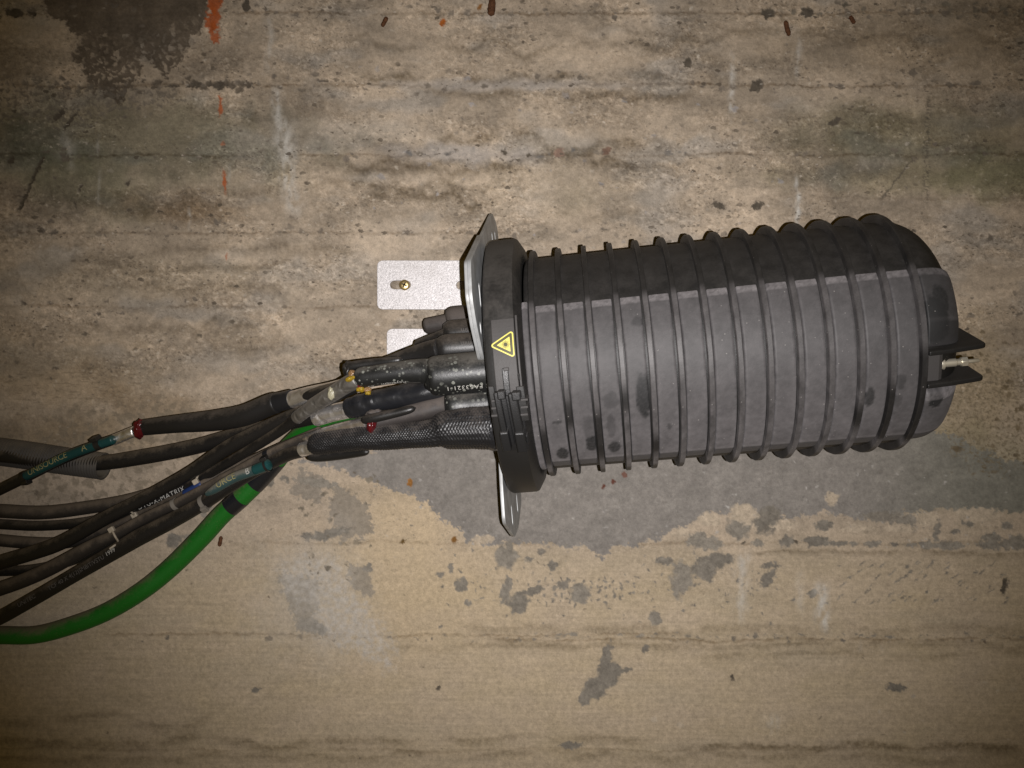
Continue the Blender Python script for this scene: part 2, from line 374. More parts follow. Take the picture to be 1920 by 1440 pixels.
    waves = [(85, 22, 120, 4, 640, 1300, 0.6), (150, 16, 90, 5, 640, 1290, 0.85), (175, 10, 110, 4.5, 780, 1320, 0.8), (262, 20, 110, 6, 500, 1290, 0.9),
             (303, 10, 90, 5, 560, 1250, 0.9), (318, 14, 80, 4, 600, 1000, 0.7), (350, 14, 90, 5, 560, 960, 0.7), (375, 16, 70, 4.5, 660, 960, 0.9),
             (60, 16, 120, 4, 1000, 1920, 0.5), (405, 10, 100, 4, 1000, 1300, 0.4), (500, 16, 120, 4, 60, 560, 0.55), (540, 14, 90, 4, 150, 560, 0.5),
             (600, 18, 100, 5, 60, 520, 0.5), (655, 12, 100, 4, 240, 560, 0.4), (470, 12, 100, 4, 250, 700, 0.5), (360, 10, 120, 5, 160, 560, 0.5),
             (1213, 7, 100, 3.5, 700, 1100, 0.45), (1207, 6, 140, 4.5, 900, 1960, 0.52), (1179, 9, 130, 6, 850, 1960, 0.45), (1226, 6, 150, 3.5, 1280, 1960, 0.45),
             (1392, 10, 150, 6, -40, 800, 0.6), (1385, 8, 130, 5, 800, 1250, 0.55), (1400, 6, 160, 5, 1250, 1960, 0.85), (1418, 8, 140, 5, -40, 1960, 0.5),
             (1038, 6, 160, 3, 1380, 1960, 0.6), (1350, 14, 130, 6, -40, 420, 0.5)]
    for i, (v0, a, wl, th, x0, x1, s) in enumerate(waves):
        m = wave(v0, a, wl, th * (1.35 if v0 < 700 else 1.0), x0, x1, 1, 200 + 4 * i, 1.9)
        mul(m * 1.0 * s, (0.50, 0.475, 0.43)); addh(m, -1.0 * s)
    # thin wavy ridge texture over the rough pours
    rid = 1 - np.abs(fbm(wu / 75, wv / 38, 5, 301, 0.6)) * 5
    mul(np.clip(rid, 0, 1) * upper * 0.32 * np.clip(0.5 + 1.4 * fbm(U / 160, V / 90, 2, 305), 0, 1), (0.58, 0.54, 0.48))
    H += 1.4 * upper * fine2
    rough = np.clip(upper + 0.25, 0, 1) * np.clip(0.62 + 1.3 * fbm(U / 170, V / 70, 3, 306), 0.15, 1.15)
    fl1 = fbm(wu / 24, wv / 13, 4, 307, 0.6); fl2 = fbm(wu2 / 10, wv2 / 7, 3, 309, 0.6)
    crack = np.clip(1 - np.abs(fl1) * 9, 0, 1) * rough
    mul(crack * 0.55, (0.50, 0.45, 0.39)); H -= 0.7 * crack
    crack2 = np.clip(1 - np.abs(fl2) * 7, 0, 1) * rough * sst(fl1, -0.1, 0.4)
    mul(crack2 * 0.6, (0.52, 0.47, 0.41)); H -= 0.4 * crack2
    C *= (1 + 0.27 * rough * fl1 + 0.27 * rough * fl2)[..., None]; H += rough * (1.1 * fl1 + 0.5 * fl2)
    mixc(sst(fl2 + 0.5 * fl1, 0.55, 0.8) * rough * 0.5, (0.52, 0.46, 0.38))
    C *= (1 + 0.10 * fbm(U / 2.6, V / 2.6, 2, 311))[..., None]
    C *= (1 + upper * (0.30 * fbm(wu / 210, wv / 75, 3, 313) + 0.14 * fbm(wu / 60, wv / 30, 3, 316)))[..., None]

    # grey exposed skim coat under the closure -----------------------------------
    gp = poly([(560, 862), (640, 880), (690, 905), (760, 925), (800, 945), (830, 975), (866, 1000), (872, 1016), (930, 1020), (1010, 1016), (1060, 1028), (1100, 1026),
               (1128, 1048), (1146, 1028), (1200, 1020), (1245, 1004), (1290, 984), (1330, 962), (1420, 962), (1480, 975), (1540, 960), (1640, 976),
               (1700, 962), (1790, 952), (1990, 968), (1990, 885), (1880, 860), (1790, 815), (1700, 800), (1300, 800), (960, 800), (900, 820), (700, 845)], 12, 1.6, 24)
    gcol = 1 + 0.10 * fbm(U / 60, V / 40, 4, 310) + 0.09 * fine
    m = gp[..., None]; gbase = c3((0.238, 0.218, 0.197))
    gcol = gcol + 0.16 * fbm(wu / 34, wv / 26, 4, 312) + 0.06 * fl2
    C = C * (1 - m) + (gbase * gcol[..., None]) * m
    H -= 1.0 * gp
    mul(gp * sst(U, 1560, 1850), (0.86, 0.90, 0.84))
    # pale rim of scaling plaster next to the grey
    for pts, wq in [([(630, 905), (690, 950), (700, 1000), (640, 1015), (615, 960)], 14), ([(560, 880), (610, 895), (600, 940), (545, 930)], 14),
                    ([(650, 1050), (690, 1070), (705, 1115), (680, 1120), (655, 1090)], 8), ([(520, 1075), (600, 1085), (590, 1180), (560, 1190)], 16)]:
        mixc(poly(pts, wq, 2, 14, 320) * 0.75, (0.225, 0.20, 0.168))
    # small bare patches with crisp ragged edges
    patches = [(948, 1045, 22, 20, 0), (955, 1028, 7, 16, 0), (1016, 1035, 7, 7, 0), (992, 1048, 7, 5, 0), (1037, 1061, 10, 9, 0), (972, 1130, 19, 22, 20), (865, 1098, 13, 13, 0),
               (948, 1108, 9, 26, 15), (1089, 1113, 17, 20, 25), (1000, 1108, 18, 8, -20), (1055, 1098, 12, 8, 0), (1245, 1052, 20, 8, 8), (1278, 1085, 20, 34, 8),
               (1336, 1056, 40, 16, -18), (1322, 1070, 18, 20, 0), (1228, 1159, 12, 13, 0), (1136, 1236, 10, 30, 12), (1143, 1262, 20, 22, 30), (1118, 1290, 34, 20, -40), (1168, 1258, 16, 5, -10),
               (1095, 1310, 9, 13, 20), (1210, 1217, 6, 8, 0), (1440, 1085, 10, 20, 35), (1445, 1060, 18, 5, 0), (1524, 1113, 9, 8, 0), (1488, 1124, 4, 4, 0),
               (1322, 1018, 32, 14, 5), (1310, 1006, 18, 8, 0), (1421, 1018, 12, 7, 0), (1475, 1015, 14, 10, -30), (1532, 1015, 26, 10, 0), (1570, 1019, 26, 5, 0), (1602, 1020, 8, 5, 0),
               (1636, 1020, 18, 6, 0), (1678, 1021, 9, 4, 0), (1708, 1022, 11, 4, 0), (1738, 1022, 13, 8, 0), (1780, 1023, 30, 8, 0), (1860, 1022, 26, 9, 0), (1905, 1018, 24, 14, 0),
               (1888, 985, 12, 8, 0), (1815, 982, 12, 6, 10), (1790, 997, 9, 5, 0), (1390, 985, 22, 26, 20), (1440, 975, 30, 22, -20), (1545, 985, 18, 10, 0), (1700, 980, 20, 14, 30), (1757, 995, 6, 22, 10),
               (1660, 970, 40, 10, 0), (1860, 1008, 20, 8, 0), (325, 1013, 14, 14, 0), (357, 1007, 14, 6, 0), (380, 955, 14, 14, 0), (535, 898, 9, 6, 30), (506, 905, 9, 7, -20), (480, 905, 12, 10, 0),
               (596, 905, 40, 8, 10), (615, 1002, 40, 9, -12), (575, 1004, 10, 7, 0), (878, 1130, 7, 6, 0), (826, 1078, 8, 5, 0), (845, 1066, 5, 9, 10), (580, 1172, 22, 14, 10), (600, 1180, 16, 9, 30),
               (1680, 1290, 20, 7, 4), (1070, 1398, 22, 7, 0), (478, 1295, 9, 5, -10), (690, 1065, 9, 8, 0)]
    for k in range(46):   # dotted imprint between the boards
        c = 1010 + 14 * (k % 12) + rng.normal(0, 2); r_ = 1090 + 13 * (k // 12) + rng.normal(0, 4)
        patches.append((c, r_, rng.uniform(1.5, 3.5), rng.uniform(2, 5), 0))
    for k in range(150):
        patches.append((rng.uniform(820, 1460), rng.normal(1095, 32), rng.uniform(1, 3.4), rng.uniform(1, 3), rng.uniform(0, 90)))
    for k in range(60):
        patches.append((rng.uniform(1540, 1900), rng.uniform(1050, 1130), rng.uniform(1.0, 1.8), rng.uniform(3, 8), 55))
    def window(cx, cy, r):
        i0, i1 = np.searchsorted(us, [cx - r, cx + r]); j0, j1 = np.searchsorted(vs, [cy - r, cy + r])
        return (slice(j0, max(j1, j0 + 1)), slice(i0, max(i1, i0 + 1)))
    def splat(cx, cy, rx, ry, rot, c, depth, soft=0.18, rag=0.45, op=1.0, fixed=True):
        r = max(rx, ry) * 1.9 + 4; s = window(cx, cy, r)
        x = wu2[s] - cx; y = wv2[s] - cy; a = math.radians(rot)
        xr = (x * math.cos(a) + y * math.sin(a)) / rx; yr = (-x * math.sin(a) + y * math.cos(a)) / ry
        q = max(6.0, min(rx, ry) * 0.9)
        d = np.sqrt(xr * xr + yr * yr) + rag * fbm(x / q + cx, y / q + cy, 3, 331)
        sf = max(soft, 1.2 / max(min(rx, ry), 1))
        m_ = (1 - sst(d, 1 - sf, 1 + sf)) * op
        tone = (1 + 0.22 * fbm(x / 14 + cx, y / 12 - cy, 3, 333) + 0.12 * fine[s])[..., None] if max(rx, ry) > 5 else 1.0
        C[s] = C[s] * (1 - m_[..., None]) + c3(c) * tone * m_[..., None]
        H[s] += depth * m_
    for (cx, cy, rx, ry, rot) in patches:
        g_ = rng.uniform(0.82, 1.15)
        splat(cx, cy, rx, ry, rot, (0.218 * g_, 0.195 * g_, 0.163 * g_), -0.8)
    # plaster islands left standing in the grey
    for (cx, cy, rx, ry) in [(1395, 962, 26, 18), (1330, 975, 22, 12), (1560, 935, 14, 12), (1470, 985, 24, 9), (1610, 990, 30, 8), (1835, 965, 40, 14), (1690, 990, 30, 8), (1275, 1000, 16, 9), (1740, 975, 20, 14), (905, 1012, 20, 8)]:
        splat(cx, cy, rx, ry, 0, (0.43, 0.36, 0.275), 0.8)
    # whitish lime streaks and bloom
    def streak(x, y0, y1, wdt, s, seed, slope=0.0):
        e_ = abs(slope) * (y1 - y0) + 4 * wdt + 20; sl = win(x - e_, x + e_, y0, y1); u_ = U[sl]; v_ = V[sl]
        xc = x + slope * (v_ - y0) + 5 * fbm(v_ / 60, v_ * 0 + seed, 3, seed)
        m_ = np.exp(-((u_ - xc) / wdt) ** 2) * sst(v_, y0, y0 + 30) * (1 - sst(v_, y1 - 40, y1)) * np.clip(0.55 + 1.2 * fbm(u_ / 14, v_ / 26, 4, seed + 1), 0, 1)
        mixc(W(sl, m_ * min(1.0, 1.45 * s)), (0.54, 0.52, 0.48))
    for a in [(516, 150, 300, 9, 0.45, 400, 0.06), (530, 210, 420, 15, 0.5, 405, 0.1), (505, 20, 150, 8, 0.3, 410, 0), (355, 380, 440, 3, 0.6, 415, 0), (1372, 90, 240, 5, 0.5, 420, 0), (1495, 60, 160, 6, 0.4, 425, 0),
              (1497, 320, 440, 5, 0.75, 430, -0.02), (120, 230, 330, 14, 0.35, 435, 0.15), (1395, 1020, 1180, 12, 0.35, 440, -0.06), (1540, 1080, 1200, 13, 0.55, 445, 0.02), (1500, 1060, 1170, 8, 0.2, 450, 0), (1615, 1195, 1230, 4, 0.7, 455, 0),
              (1655, 1200, 1230, 4, 0.6, 460, 0), (185, 230, 400, 3, 0.3, 465, 0), (1450, 1330, 1390, 16, 0.4, 470, 0), (430, 300, 360, 3, 0.4, 475, 0)]:
        streak(*a)
    bl = poly([(560, 1040), (640, 1060), (670, 1130), (720, 1180), (735, 1260), (700, 1230), (660, 1230), (610, 1200), (560, 1130), (520, 1060)], 26, 18, 40, 340)
    mixc(bl * 0.62 * np.clip(0.75 + fbm(U / 10, V / 10, 4, 345), 0, 1.2), (0.47, 0.445, 0.415))
    mixc(poly([(500, 1040), (640, 1000), (700, 1180), (600, 1250), (480, 1180)], 40, 60, 60, 347) * 0.35, (0.43, 0.40, 0.355))
    mixc(blob(660, 250, 120, 25, 0, 0.7, seed=348) * 0.4, (0.42, 0.385, 0.335))
    mixc(blob(860, 288, 120, 16, 3, 0.7, seed=349) * 0.6, (0.43, 0.40, 0.375))
    mixc(blob(960, 160, 200, 10, 0, 0.7, seed=350) * 0.6, (0.44, 0.40, 0.36))
    # dark wet-looking scab top left, bare lower left crust
    dk = poly([(82, -40), (384, -40), (388, 20), (378, 56), (350, 88), (335, 128), (300, 142), (272, 104), (250, 150), (228, 190), (165, 165), (135, 100), (148, 66), (92, 28)], 15, 2.5, 34, 351)
    isl = sst(fbm(wu / 26, wv / 26, 4, 355), 0.38, 0.5)
    dk = dk * (1 - 0.9 * isl * sst(V, 10, 100)) * (1 - 0.85 * sst(fbm(wu / 10, wv / 9, 3, 353), 0.12, 0.4) * sst(V + 0.25 * np.abs(U - 240), 50, 150))
    C = C * (1 - dk[..., None] * 0.93) + c3((0.118, 0.094, 0.070)) * (dk[..., None] * 0.93) * (1 + 0.14 * fine + 0.45 * fbm(U / 55, V / 40, 4, 352) + 0.2 * fl1)[..., None]
    H -= 1.6 * dk
    crust = poly([(-60, 150), (80, 140), (240, 170), (330, 160), (345, 190), (240, 215), (140, 245), (60, 220), (-60, 250)], 22, 6, 30, 356) * sst(fbm(wu / 11, wv / 10, 4, 357, 0.65), -0.05, 0.3)
    mixc(crust * 0.75, (0.165, 0.142, 0.115)); H -= 1.2 * crust
    crust2 = poly([(150, 770), (330, 745), (420, 800), (330, 900), (200, 960), (60, 950), (60, 800)], 26, 10, 40, 358) * sst(fbm(wu / 18, wv / 18, 4, 359), 0.02, 0.22)
    mixc(crust2 * 0.6, (0.20, 0.165, 0.12)); H -= crust2
    crust3 = poly([(1790, 640), (1930, 700), (1960, 880), (1800, 870), (1760, 780), (1790, 700)], 30, 14, 40, 361) * sst(fbm(U / 8, V / 6, 4, 362, 0.65), 0.08, 0.3)
    mixc(crust3 * 0.75, (0.185, 0.15, 0.095)); H -= crust3
    hor = blob(130, 715, 170, 40, 4, 0.6, seed=367) * sst(fbm(U / 30, V / 4, 3, 366), 0.32, 0.5)
    mixc(hor * 0.6, (0.19, 0.15, 0.10))
    vl = np.exp(-((U - 1738 + 0.03 * (V - 300) - 5 * fbm(V / 30, V * 0, 3, 371)) / 7) ** 2) * sst(V, 160, 200) * (1 - sst(V, 330, 430)) * sst(fbm(U / 7, V / 3, 3, 373), -0.05, 0.2)
    mixc(vl * 0.75, (0.10, 0.088, 0.07)); H -= vl
    # pits, pebbles, specks
    def scatter(n, xr, yr, rr, c, depth, cv=0.2, asp=(0.5, 1.0), op=(0.6, 1.0), mask=None, gauss=None):
        for _ in range(n):
            x = rng.uniform(*xr); y = rng.normal(*gauss) if gauss else rng.uniform(*yr)
            r = rr[0] + (rr[1] - rr[0]) * rng.random() ** 3
            g_ = 1 + rng.uniform(-cv, cv)
            splat(x, y, r * rng.uniform(0.8, 1.4), r * rng.uniform(*asp), rng.uniform(-25, 25), np.array(c) * g_, depth * rng.uniform(0.5, 1), 0.3, 0.5, rng.uniform(*op))
    for (v0, sd, n) in [(18, 12, 170), (162, 9, 90), (290, 8, 120), (436, 9, 130), (575, 12, 90), (150, 14, 60)]:
        scatter(n, (-40, 1960), None, (1.2, 6.5), (0.17, 0.143, 0.115), -1.6, gauss=(v0, sd))
    scatter(60, (220, 480), None, (2, 8), (0.12, 0.098, 0.075), -2.2, gauss=(158, 5))
    scatter(60, (1400, 1940), None, (1.5, 7), (0.16, 0.14, 0.11), -2.0, gauss=(20, 9))
    scatter(620, (-40, 1960), (-40, 640), (0.7, 3.4), (0.19, 0.16, 0.13), -1.2)
    scatter(320, (-40, 1960), (-40, 640), (0.8, 3.6), (0.50, 0.45, 0.38), 0.8, op=(0.3, 0.8))
    scatter(46, (640, 1500), (120, 480), (2, 7), (0.29, 0.275, 0.275), 0.4, op=(0.4, 0.85))
    scatter(14, (640, 1300), None, (2, 7), (0.16, 0.15, 0.14), -1.0, gauss=(288, 6))
    scatter(220, (-40, 700), (480, 1000), (0.8, 4.5), (0.17, 0.14, 0.105), -1.2)
    scatter(60, (-40, 700), (480, 760), (1, 5), (0.47, 0.41, 0.33), 0.6, op=(0.3, 0.7))
    scatter(90, (-40, 1960), (1030, 1480), (0.6, 2.6), (0.12, 0.095, 0.07), -1.0)
    scatter(150, (700, 1900), (860, 1030), (0.9, 3.4), (0.42, 0.40, 0.375), 0.3, op=(0.4, 0.9))
    scatter(240, (700, 1900), (860, 1030), (0.7, 1.6), (0.16, 0.15, 0.14), -0.3)
    scatter(110, (1780, 1930), (620, 900), (1, 6), (0.15, 0.115, 0.07), -0.8)
    scatter(60, (-40, 1960), None, (1, 5), (0.19, 0.165, 0.135), -1.2, gauss=(1198, 4))
    scatter(70, (900, 1960), None, (1.2, 6), (0.21, 0.19, 0.16), -1.2, asp=(0.3, 0.6), gauss=(1193, 3))
    scatter(40, (560, 720), (890, 1100), (1.5, 6), (0.17, 0.145, 0.11), -1.0)
    scatter(25, (1200, 1920), (1230, 1400), (1.5, 6), (0.47, 0.42, 0.35), 0.2, op=(0.2, 0.6))
    for k in range(9): splat(70 - 5 * k + 8, 300 + 22 * k / 2, 3, 9, 40, (0.09, 0.075, 0.055), -1.5)
    for (x, y, a_, b_, r_) in [(110, 215, 16, 5, -45), (130, 228, 20, 4, -55), (20, 300, 8, 5, -60), (239, 342, 3, 8, 35), (150, 352, 2.5, 8, 25), (140, 383, 3, 7, 0), (25, 23, 15, 9, 0), (62, 26, 8, 6, 0), (461, 10, 7, 11, 0),
                                (365, 157, 11, 7, 0), (408, 160, 10, 6, 0), (323, 160, 8, 5, 0), (1420, 385, 12, 7, -20), (1290, 118, 7, 11, 0), (1420, 160, 16, 10, -30), (1566, 228, 14, 6, -30), (1440, 25, 12, 10, 0), (1515, 22, 12, 9, 0), (1348, 385, 14, 6, 20),
                                (946, 286, 6, 4, 0), (992, 290, 4, 3, 0), (1373, 1272, 3, 7, -30), (822, 1290, 3, 4, 0), (1395, 1018, 3.5, 3.5, 0), (1492, 1016, 4, 4, 0), (1884, 1100, 5, 16, 10)]:
        splat(x, y, a_, b_, r_, (0.105, 0.088, 0.068), -1.8)
    for k in range(24):
        splat(1655 + (k * 2.4) * 1.0, 370 - k * 3.0, 1.6, 3.2, 35, (0.13, 0.11, 0.085), -1.0, op=0.8)
    # orange marking paint and rust freckles
    for (x, y, a_, b_, r_, op_) in [(402, 8, 14, 20, 8, 0.9), (398, 38, 14, 20, 0, 0.9), (402, 62, 9, 19, -8, 0.85), (413, 198, 4, 19, -2, 0.8), (418, 269, 4, 4, 0, 0.5), (421, 340, 3, 19, -4, 0.85), (425, 482, 1.6, 5, 0, 0.7)]:
        splat(x, y, a_, b_, r_, (0.40, 0.095, 0.022), 0.15, 0.2, 0.5, op_)
    for (x, y, r_) in [(403, 60, 3), (393, 22, 4), (388, 30, 3), (408, 55, 3)]: splat(x, y, r_, r_ * 0.7, 0, (0.42, 0.33, 0.25), 0.1)
    for (x, y, r_, c) in [(830, 42, 6, (0.33, 0.10, 0.02)), (852, 1011, 5, (0.20, 0.10, 0.03)), (755, 1015, 5, (0.13, 0.08, 0.03)), (768, 905, 6, (0.30, 0.14, 0.04)), (1132, 912, 4, (0.12, 0.045, 0.03)), (1150, 903, 3, (0.12, 0.05, 0.035)), (1170, 890, 4, (0.16, 0.085, 0.065)),
                          (1048, 286, 8, (0.25, 0.17, 0.13)), (1137, 283, 7, (0.17, 0.11, 0.08)), (900, 12, 5, (0.25, 0.12, 0.04))]:
        splat(x, y, r_, r_ * 1.2, 20, c, -0.3)
    # write mesh
    X = (U - 960) / S; Z = (720 - V) / S; Y = D - H * 0.001
    ny, nx = U.shape
    verts = np.stack([X, Y, Z], -1).reshape(-1, 3).astype(np.float32)
    idx = np.arange(ny * nx, dtype=np.int32).reshape(ny, nx)
    q = np.stack([idx[:-1, :-1], idx[1:, :-1], idx[1:, 1:], idx[:-1, 1:]], -1).reshape(-1, 4)
    # the slab behind the face: sides and back
    corner = np.array([[X[0, 0], D + 0.2, Z[0, 0]], [X[0, -1], D + 0.2, Z[0, -1]], [X[-1, -1], D + 0.2, Z[-1, -1]], [X[-1, 0], D + 0.2, Z[-1, 0]]], dtype=np.float32)
    n0 = len(verts); verts = np.concatenate([verts, corner])
    back = np.array([[n0, n0 + 1, n0 + 2, n0 + 3], [idx[0, 0], idx[0, -1], n0 + 1, n0], [idx[-1, -1], idx[-1, 0], n0 + 3, n0 + 2],
                     [idx[0, -1], idx[-1, -1], n0 + 2, n0 + 1], [idx[-1, 0], idx[0, 0], n0, n0 + 3]], dtype=np.int32)
    q = np.concatenate([q, back]).astype(np.int32)
    me = bpy.data.meshes.new('concrete_wall')
    me.vertices.add(len(verts)); me.vertices.foreach_set('co', verts.ravel())
    me.loops.add(q.size); me.loops.foreach_set('vertex_index', q.ravel())
    me.polygons.add(len(q)); me.polygons.foreach_set('loop_start', np.arange(0, q.size, 4, dtype=np.int32))
    me.polygons.foreach_set('loop_total', np.full(len(q), 4, dtype=np.int32))
    me.update(calc_edges=True)
    cc = np.clip(C.reshape(-1, 3), 0.02, 0.8); cc = np.concatenate([cc, np.full((4, 3), 0.3, dtype=np.float32)])
    sm_ = sum(np.exp(-((V - q_) / 13) ** 2) for q_ in (16, 160, 289, 436, 575))
    al = np.clip(0.12 + 0.6 * sm_ + 0.88 * rough * upper + 0.25 * (1 - upper) * (1 - lower), 0, 1) * (1 - 0.85 * dk) * (1 - 0.6 * gp)
    set_col(me, cc, np.concatenate([al.ravel(), np.zeros(4)]))
    o = link('concrete_wall', me, M['wall'], None, True)
    tag(o, 'board-marked stained concrete wall behind the black closure', None, None, 'structure')
build_wall()

# ------------------------------------------------------------------ closure frame
A = P(1020, 682, 1.03); B = P(1645, 625, 0.985)
L = (B - A).length; ax = (B - A) / L
yv = Vector((0, 1, 0)); yv = (yv - ax * yv.dot(ax)).normalized(); zv = ax.cross(yv)
CM = Matrix(((ax.x, yv.x, zv.x, A.x), (ax.y, yv.y, zv.y, A.y), (ax.z, yv.z, zv.z, A.z), (0, 0, 0, 1)))
CI = CM.inverted()
RC, RP, RR = 0.1345, 0.1418, 0.1440        # core, panel, rib radius
SP = L / 13.0; RW = 0.0059                 # rib pitch and width
def cyl(t, r, th):
    return (t, -r * math.cos(th), r * math.sin(th))
def px2cyl(x, y, r):
    """where the line of sight to a spot of the photograph meets the closure's cylinder: (t, angle)"""
    o = CI @ Vector((0, 0, 0)); d = (CI.to_3x3() @ P(x, y, 1.0))
    a = d.y ** 2 + d.z ** 2; b = 2 * (o.y * d.y + o.z * d.z); c = o.y ** 2 + o.z ** 2 - r * r
    q = max(b * b - 4 * a * c, 0); s = (-b - math.sqrt(q)) / (2 * a); p = o + d * s
    return p.x, math.atan2(p.z, -p.y)
def hit(x, y, t):
    o = CI @ Vector((0, 0, 0)); d = (CI.to_3x3() @ P(x, y, 1.0)); s = (t - o.x) / d.x; p = o + d * s
    return (p.y, p.z)

closure = empty('splice_closure', mat=CM)
tag(closure, 'black ribbed dome-shaped cable splice closure lying sideways on the concrete wall', 'cable closure')

def lathe(name, prof, n=128, mat=None, parent=closure, th0=0, th1=2 * math.pi, bevel=0):
    full = abs(th1 - th0 - 2 * math.pi) < 1e-6
    m = n if full else n + 1
    V = []; Q = []
    for (t, r) in prof:
        for j in range(m): V.append(cyl(t, r, th0 + (th1 - th0) * j / n))
    for i in range(len(prof) - 1):
        for j in range(n):
            a = i * m + j; b = i * m + (j + 1) % m
            Q.append((a, b, b + m, a + m))
    return link(name, mesh_np(name, V, Q), mat, parent, True, bevel)

def dome_r(s, r0, h, p=2.6):
    return r0 * max(0.0, 1 - (s / h) ** p) ** (1 / p)
DH = 0.066
prof = [(-0.010, RC - 0.004), (-0.008, RC)] + [(t, RC) for t in np.linspace(0, L, 14)] 
prof += [(L + DH * (1 - math.cos(q)) if False else L + DH * math.sin(q), dome_r(DH * math.sin(q), RC, DH, 2.4)) for q in np.linspace(0.05, math.pi / 2, 30)]
lathe('dome_shell', prof, 160, M['shell'])

# ribs
rp = [(-RW / 2, RC - 0.002), (-RW / 2, RR - 0.0007), (-RW / 2 + 0.0007, RR), (RW / 2 - 0.0007, RR), (RW / 2, RR - 0.0007), (RW / 2, RC - 0.002)]
rib0 = lathe('rib', rp, 160, M['rib'])
rco = np.array([v.co for v in rib0.data.vertices]); rth = np.arctan2(rco[:, 2], -rco[:, 1])
rib0.data.set_sharp_from_angle(angle=math.radians(28))
wiped = {0: (-62, -28), 1: (-36, -14), 2: (-60, -22), 4: (-58, -38), 3: (-30, -12), 12: (-62, -20), 13: (-66, -5), 11: (-50, -30)}
def rib_colour(me, i):
    rin = sst(rth, math.radians(-72), math.radians(-66)) * (1 - sst(rth, math.radians(24), math.radians(30)))
    rn = 1 + 0.6 * fbm(rth * 9 + 5 * i, rco[:, 0] * 300 + 3 * i, 4, 530)
    if i in wiped:
        w0, w1 = [math.radians(q) for q in wiped[i]]
        rn = rn * (1 - 0.85 * sst(rth, w0, w0 + 0.12) * (1 - sst(rth, w1 - 0.15, w1)))
    rn = rn * (1 - 0.2 * i / 13)
    base = np.array((0.0135, 0.0125, 0.0118))[None] * (1 + 0.5 * fbm(rth * 6 - 3 * i, rco[:, 0] * 200, 3, 535))[:, None]
    set_col(me, np.clip(base * (1 - rin[:, None]) + (base * 0.5 + np.array((0.054, 0.050, 0.0505))[None] * rn[:, None]) * rin[:, None], 0.007, 0.2))
for i in range(1, 14):
    r = rib0.copy(); r.data = rib0.data.copy(); col.objects.link(r); r.parent = closure; r.location = (SP * i, 0, 0); rib_colour(r.data, i)
rib_colour(rib0.data, 0)

# side panels between the ribs: one raised dusty panel per bay
TH1 = math.radians(27.5); TH0 = math.radians(-68)
smudges = [(1055, 851, 13, 13, 0.85), (1106, 806, 13, 30, 0.35), (1110, 832, 13, 17, 0.85), (1152, 838, 13, 12, 0.8), (1146, 800, 9, 26, 0.35), (1146, 752, 16, 18, 0.4), (1207, 742, 16, 44, 0.9), (1196, 603, 12, 10, 0.5),
           (1631, 745, 9, 20, 0.75), (1755, 600, 26, 46, 1.0), (1765, 560, 16, 30, 0.8), (1757, 742, 14, 26, 1.0), (1044, 792, 10, 4, 0.6), (1255, 800, 5, 7, 0.5), (1080, 640, 8, 14, 0.25), (1690, 715, 10, 16, 0.5), (1682, 752, 10, 12, 0.35)]
SM = [(lambda q: q + (rx / 1720.0, ry / 1720.0 / RP / max(math.cos(q[1]), 0.3), s))(px2cyl(x, y, RP)) for (x, y, rx, ry, s) in smudges]
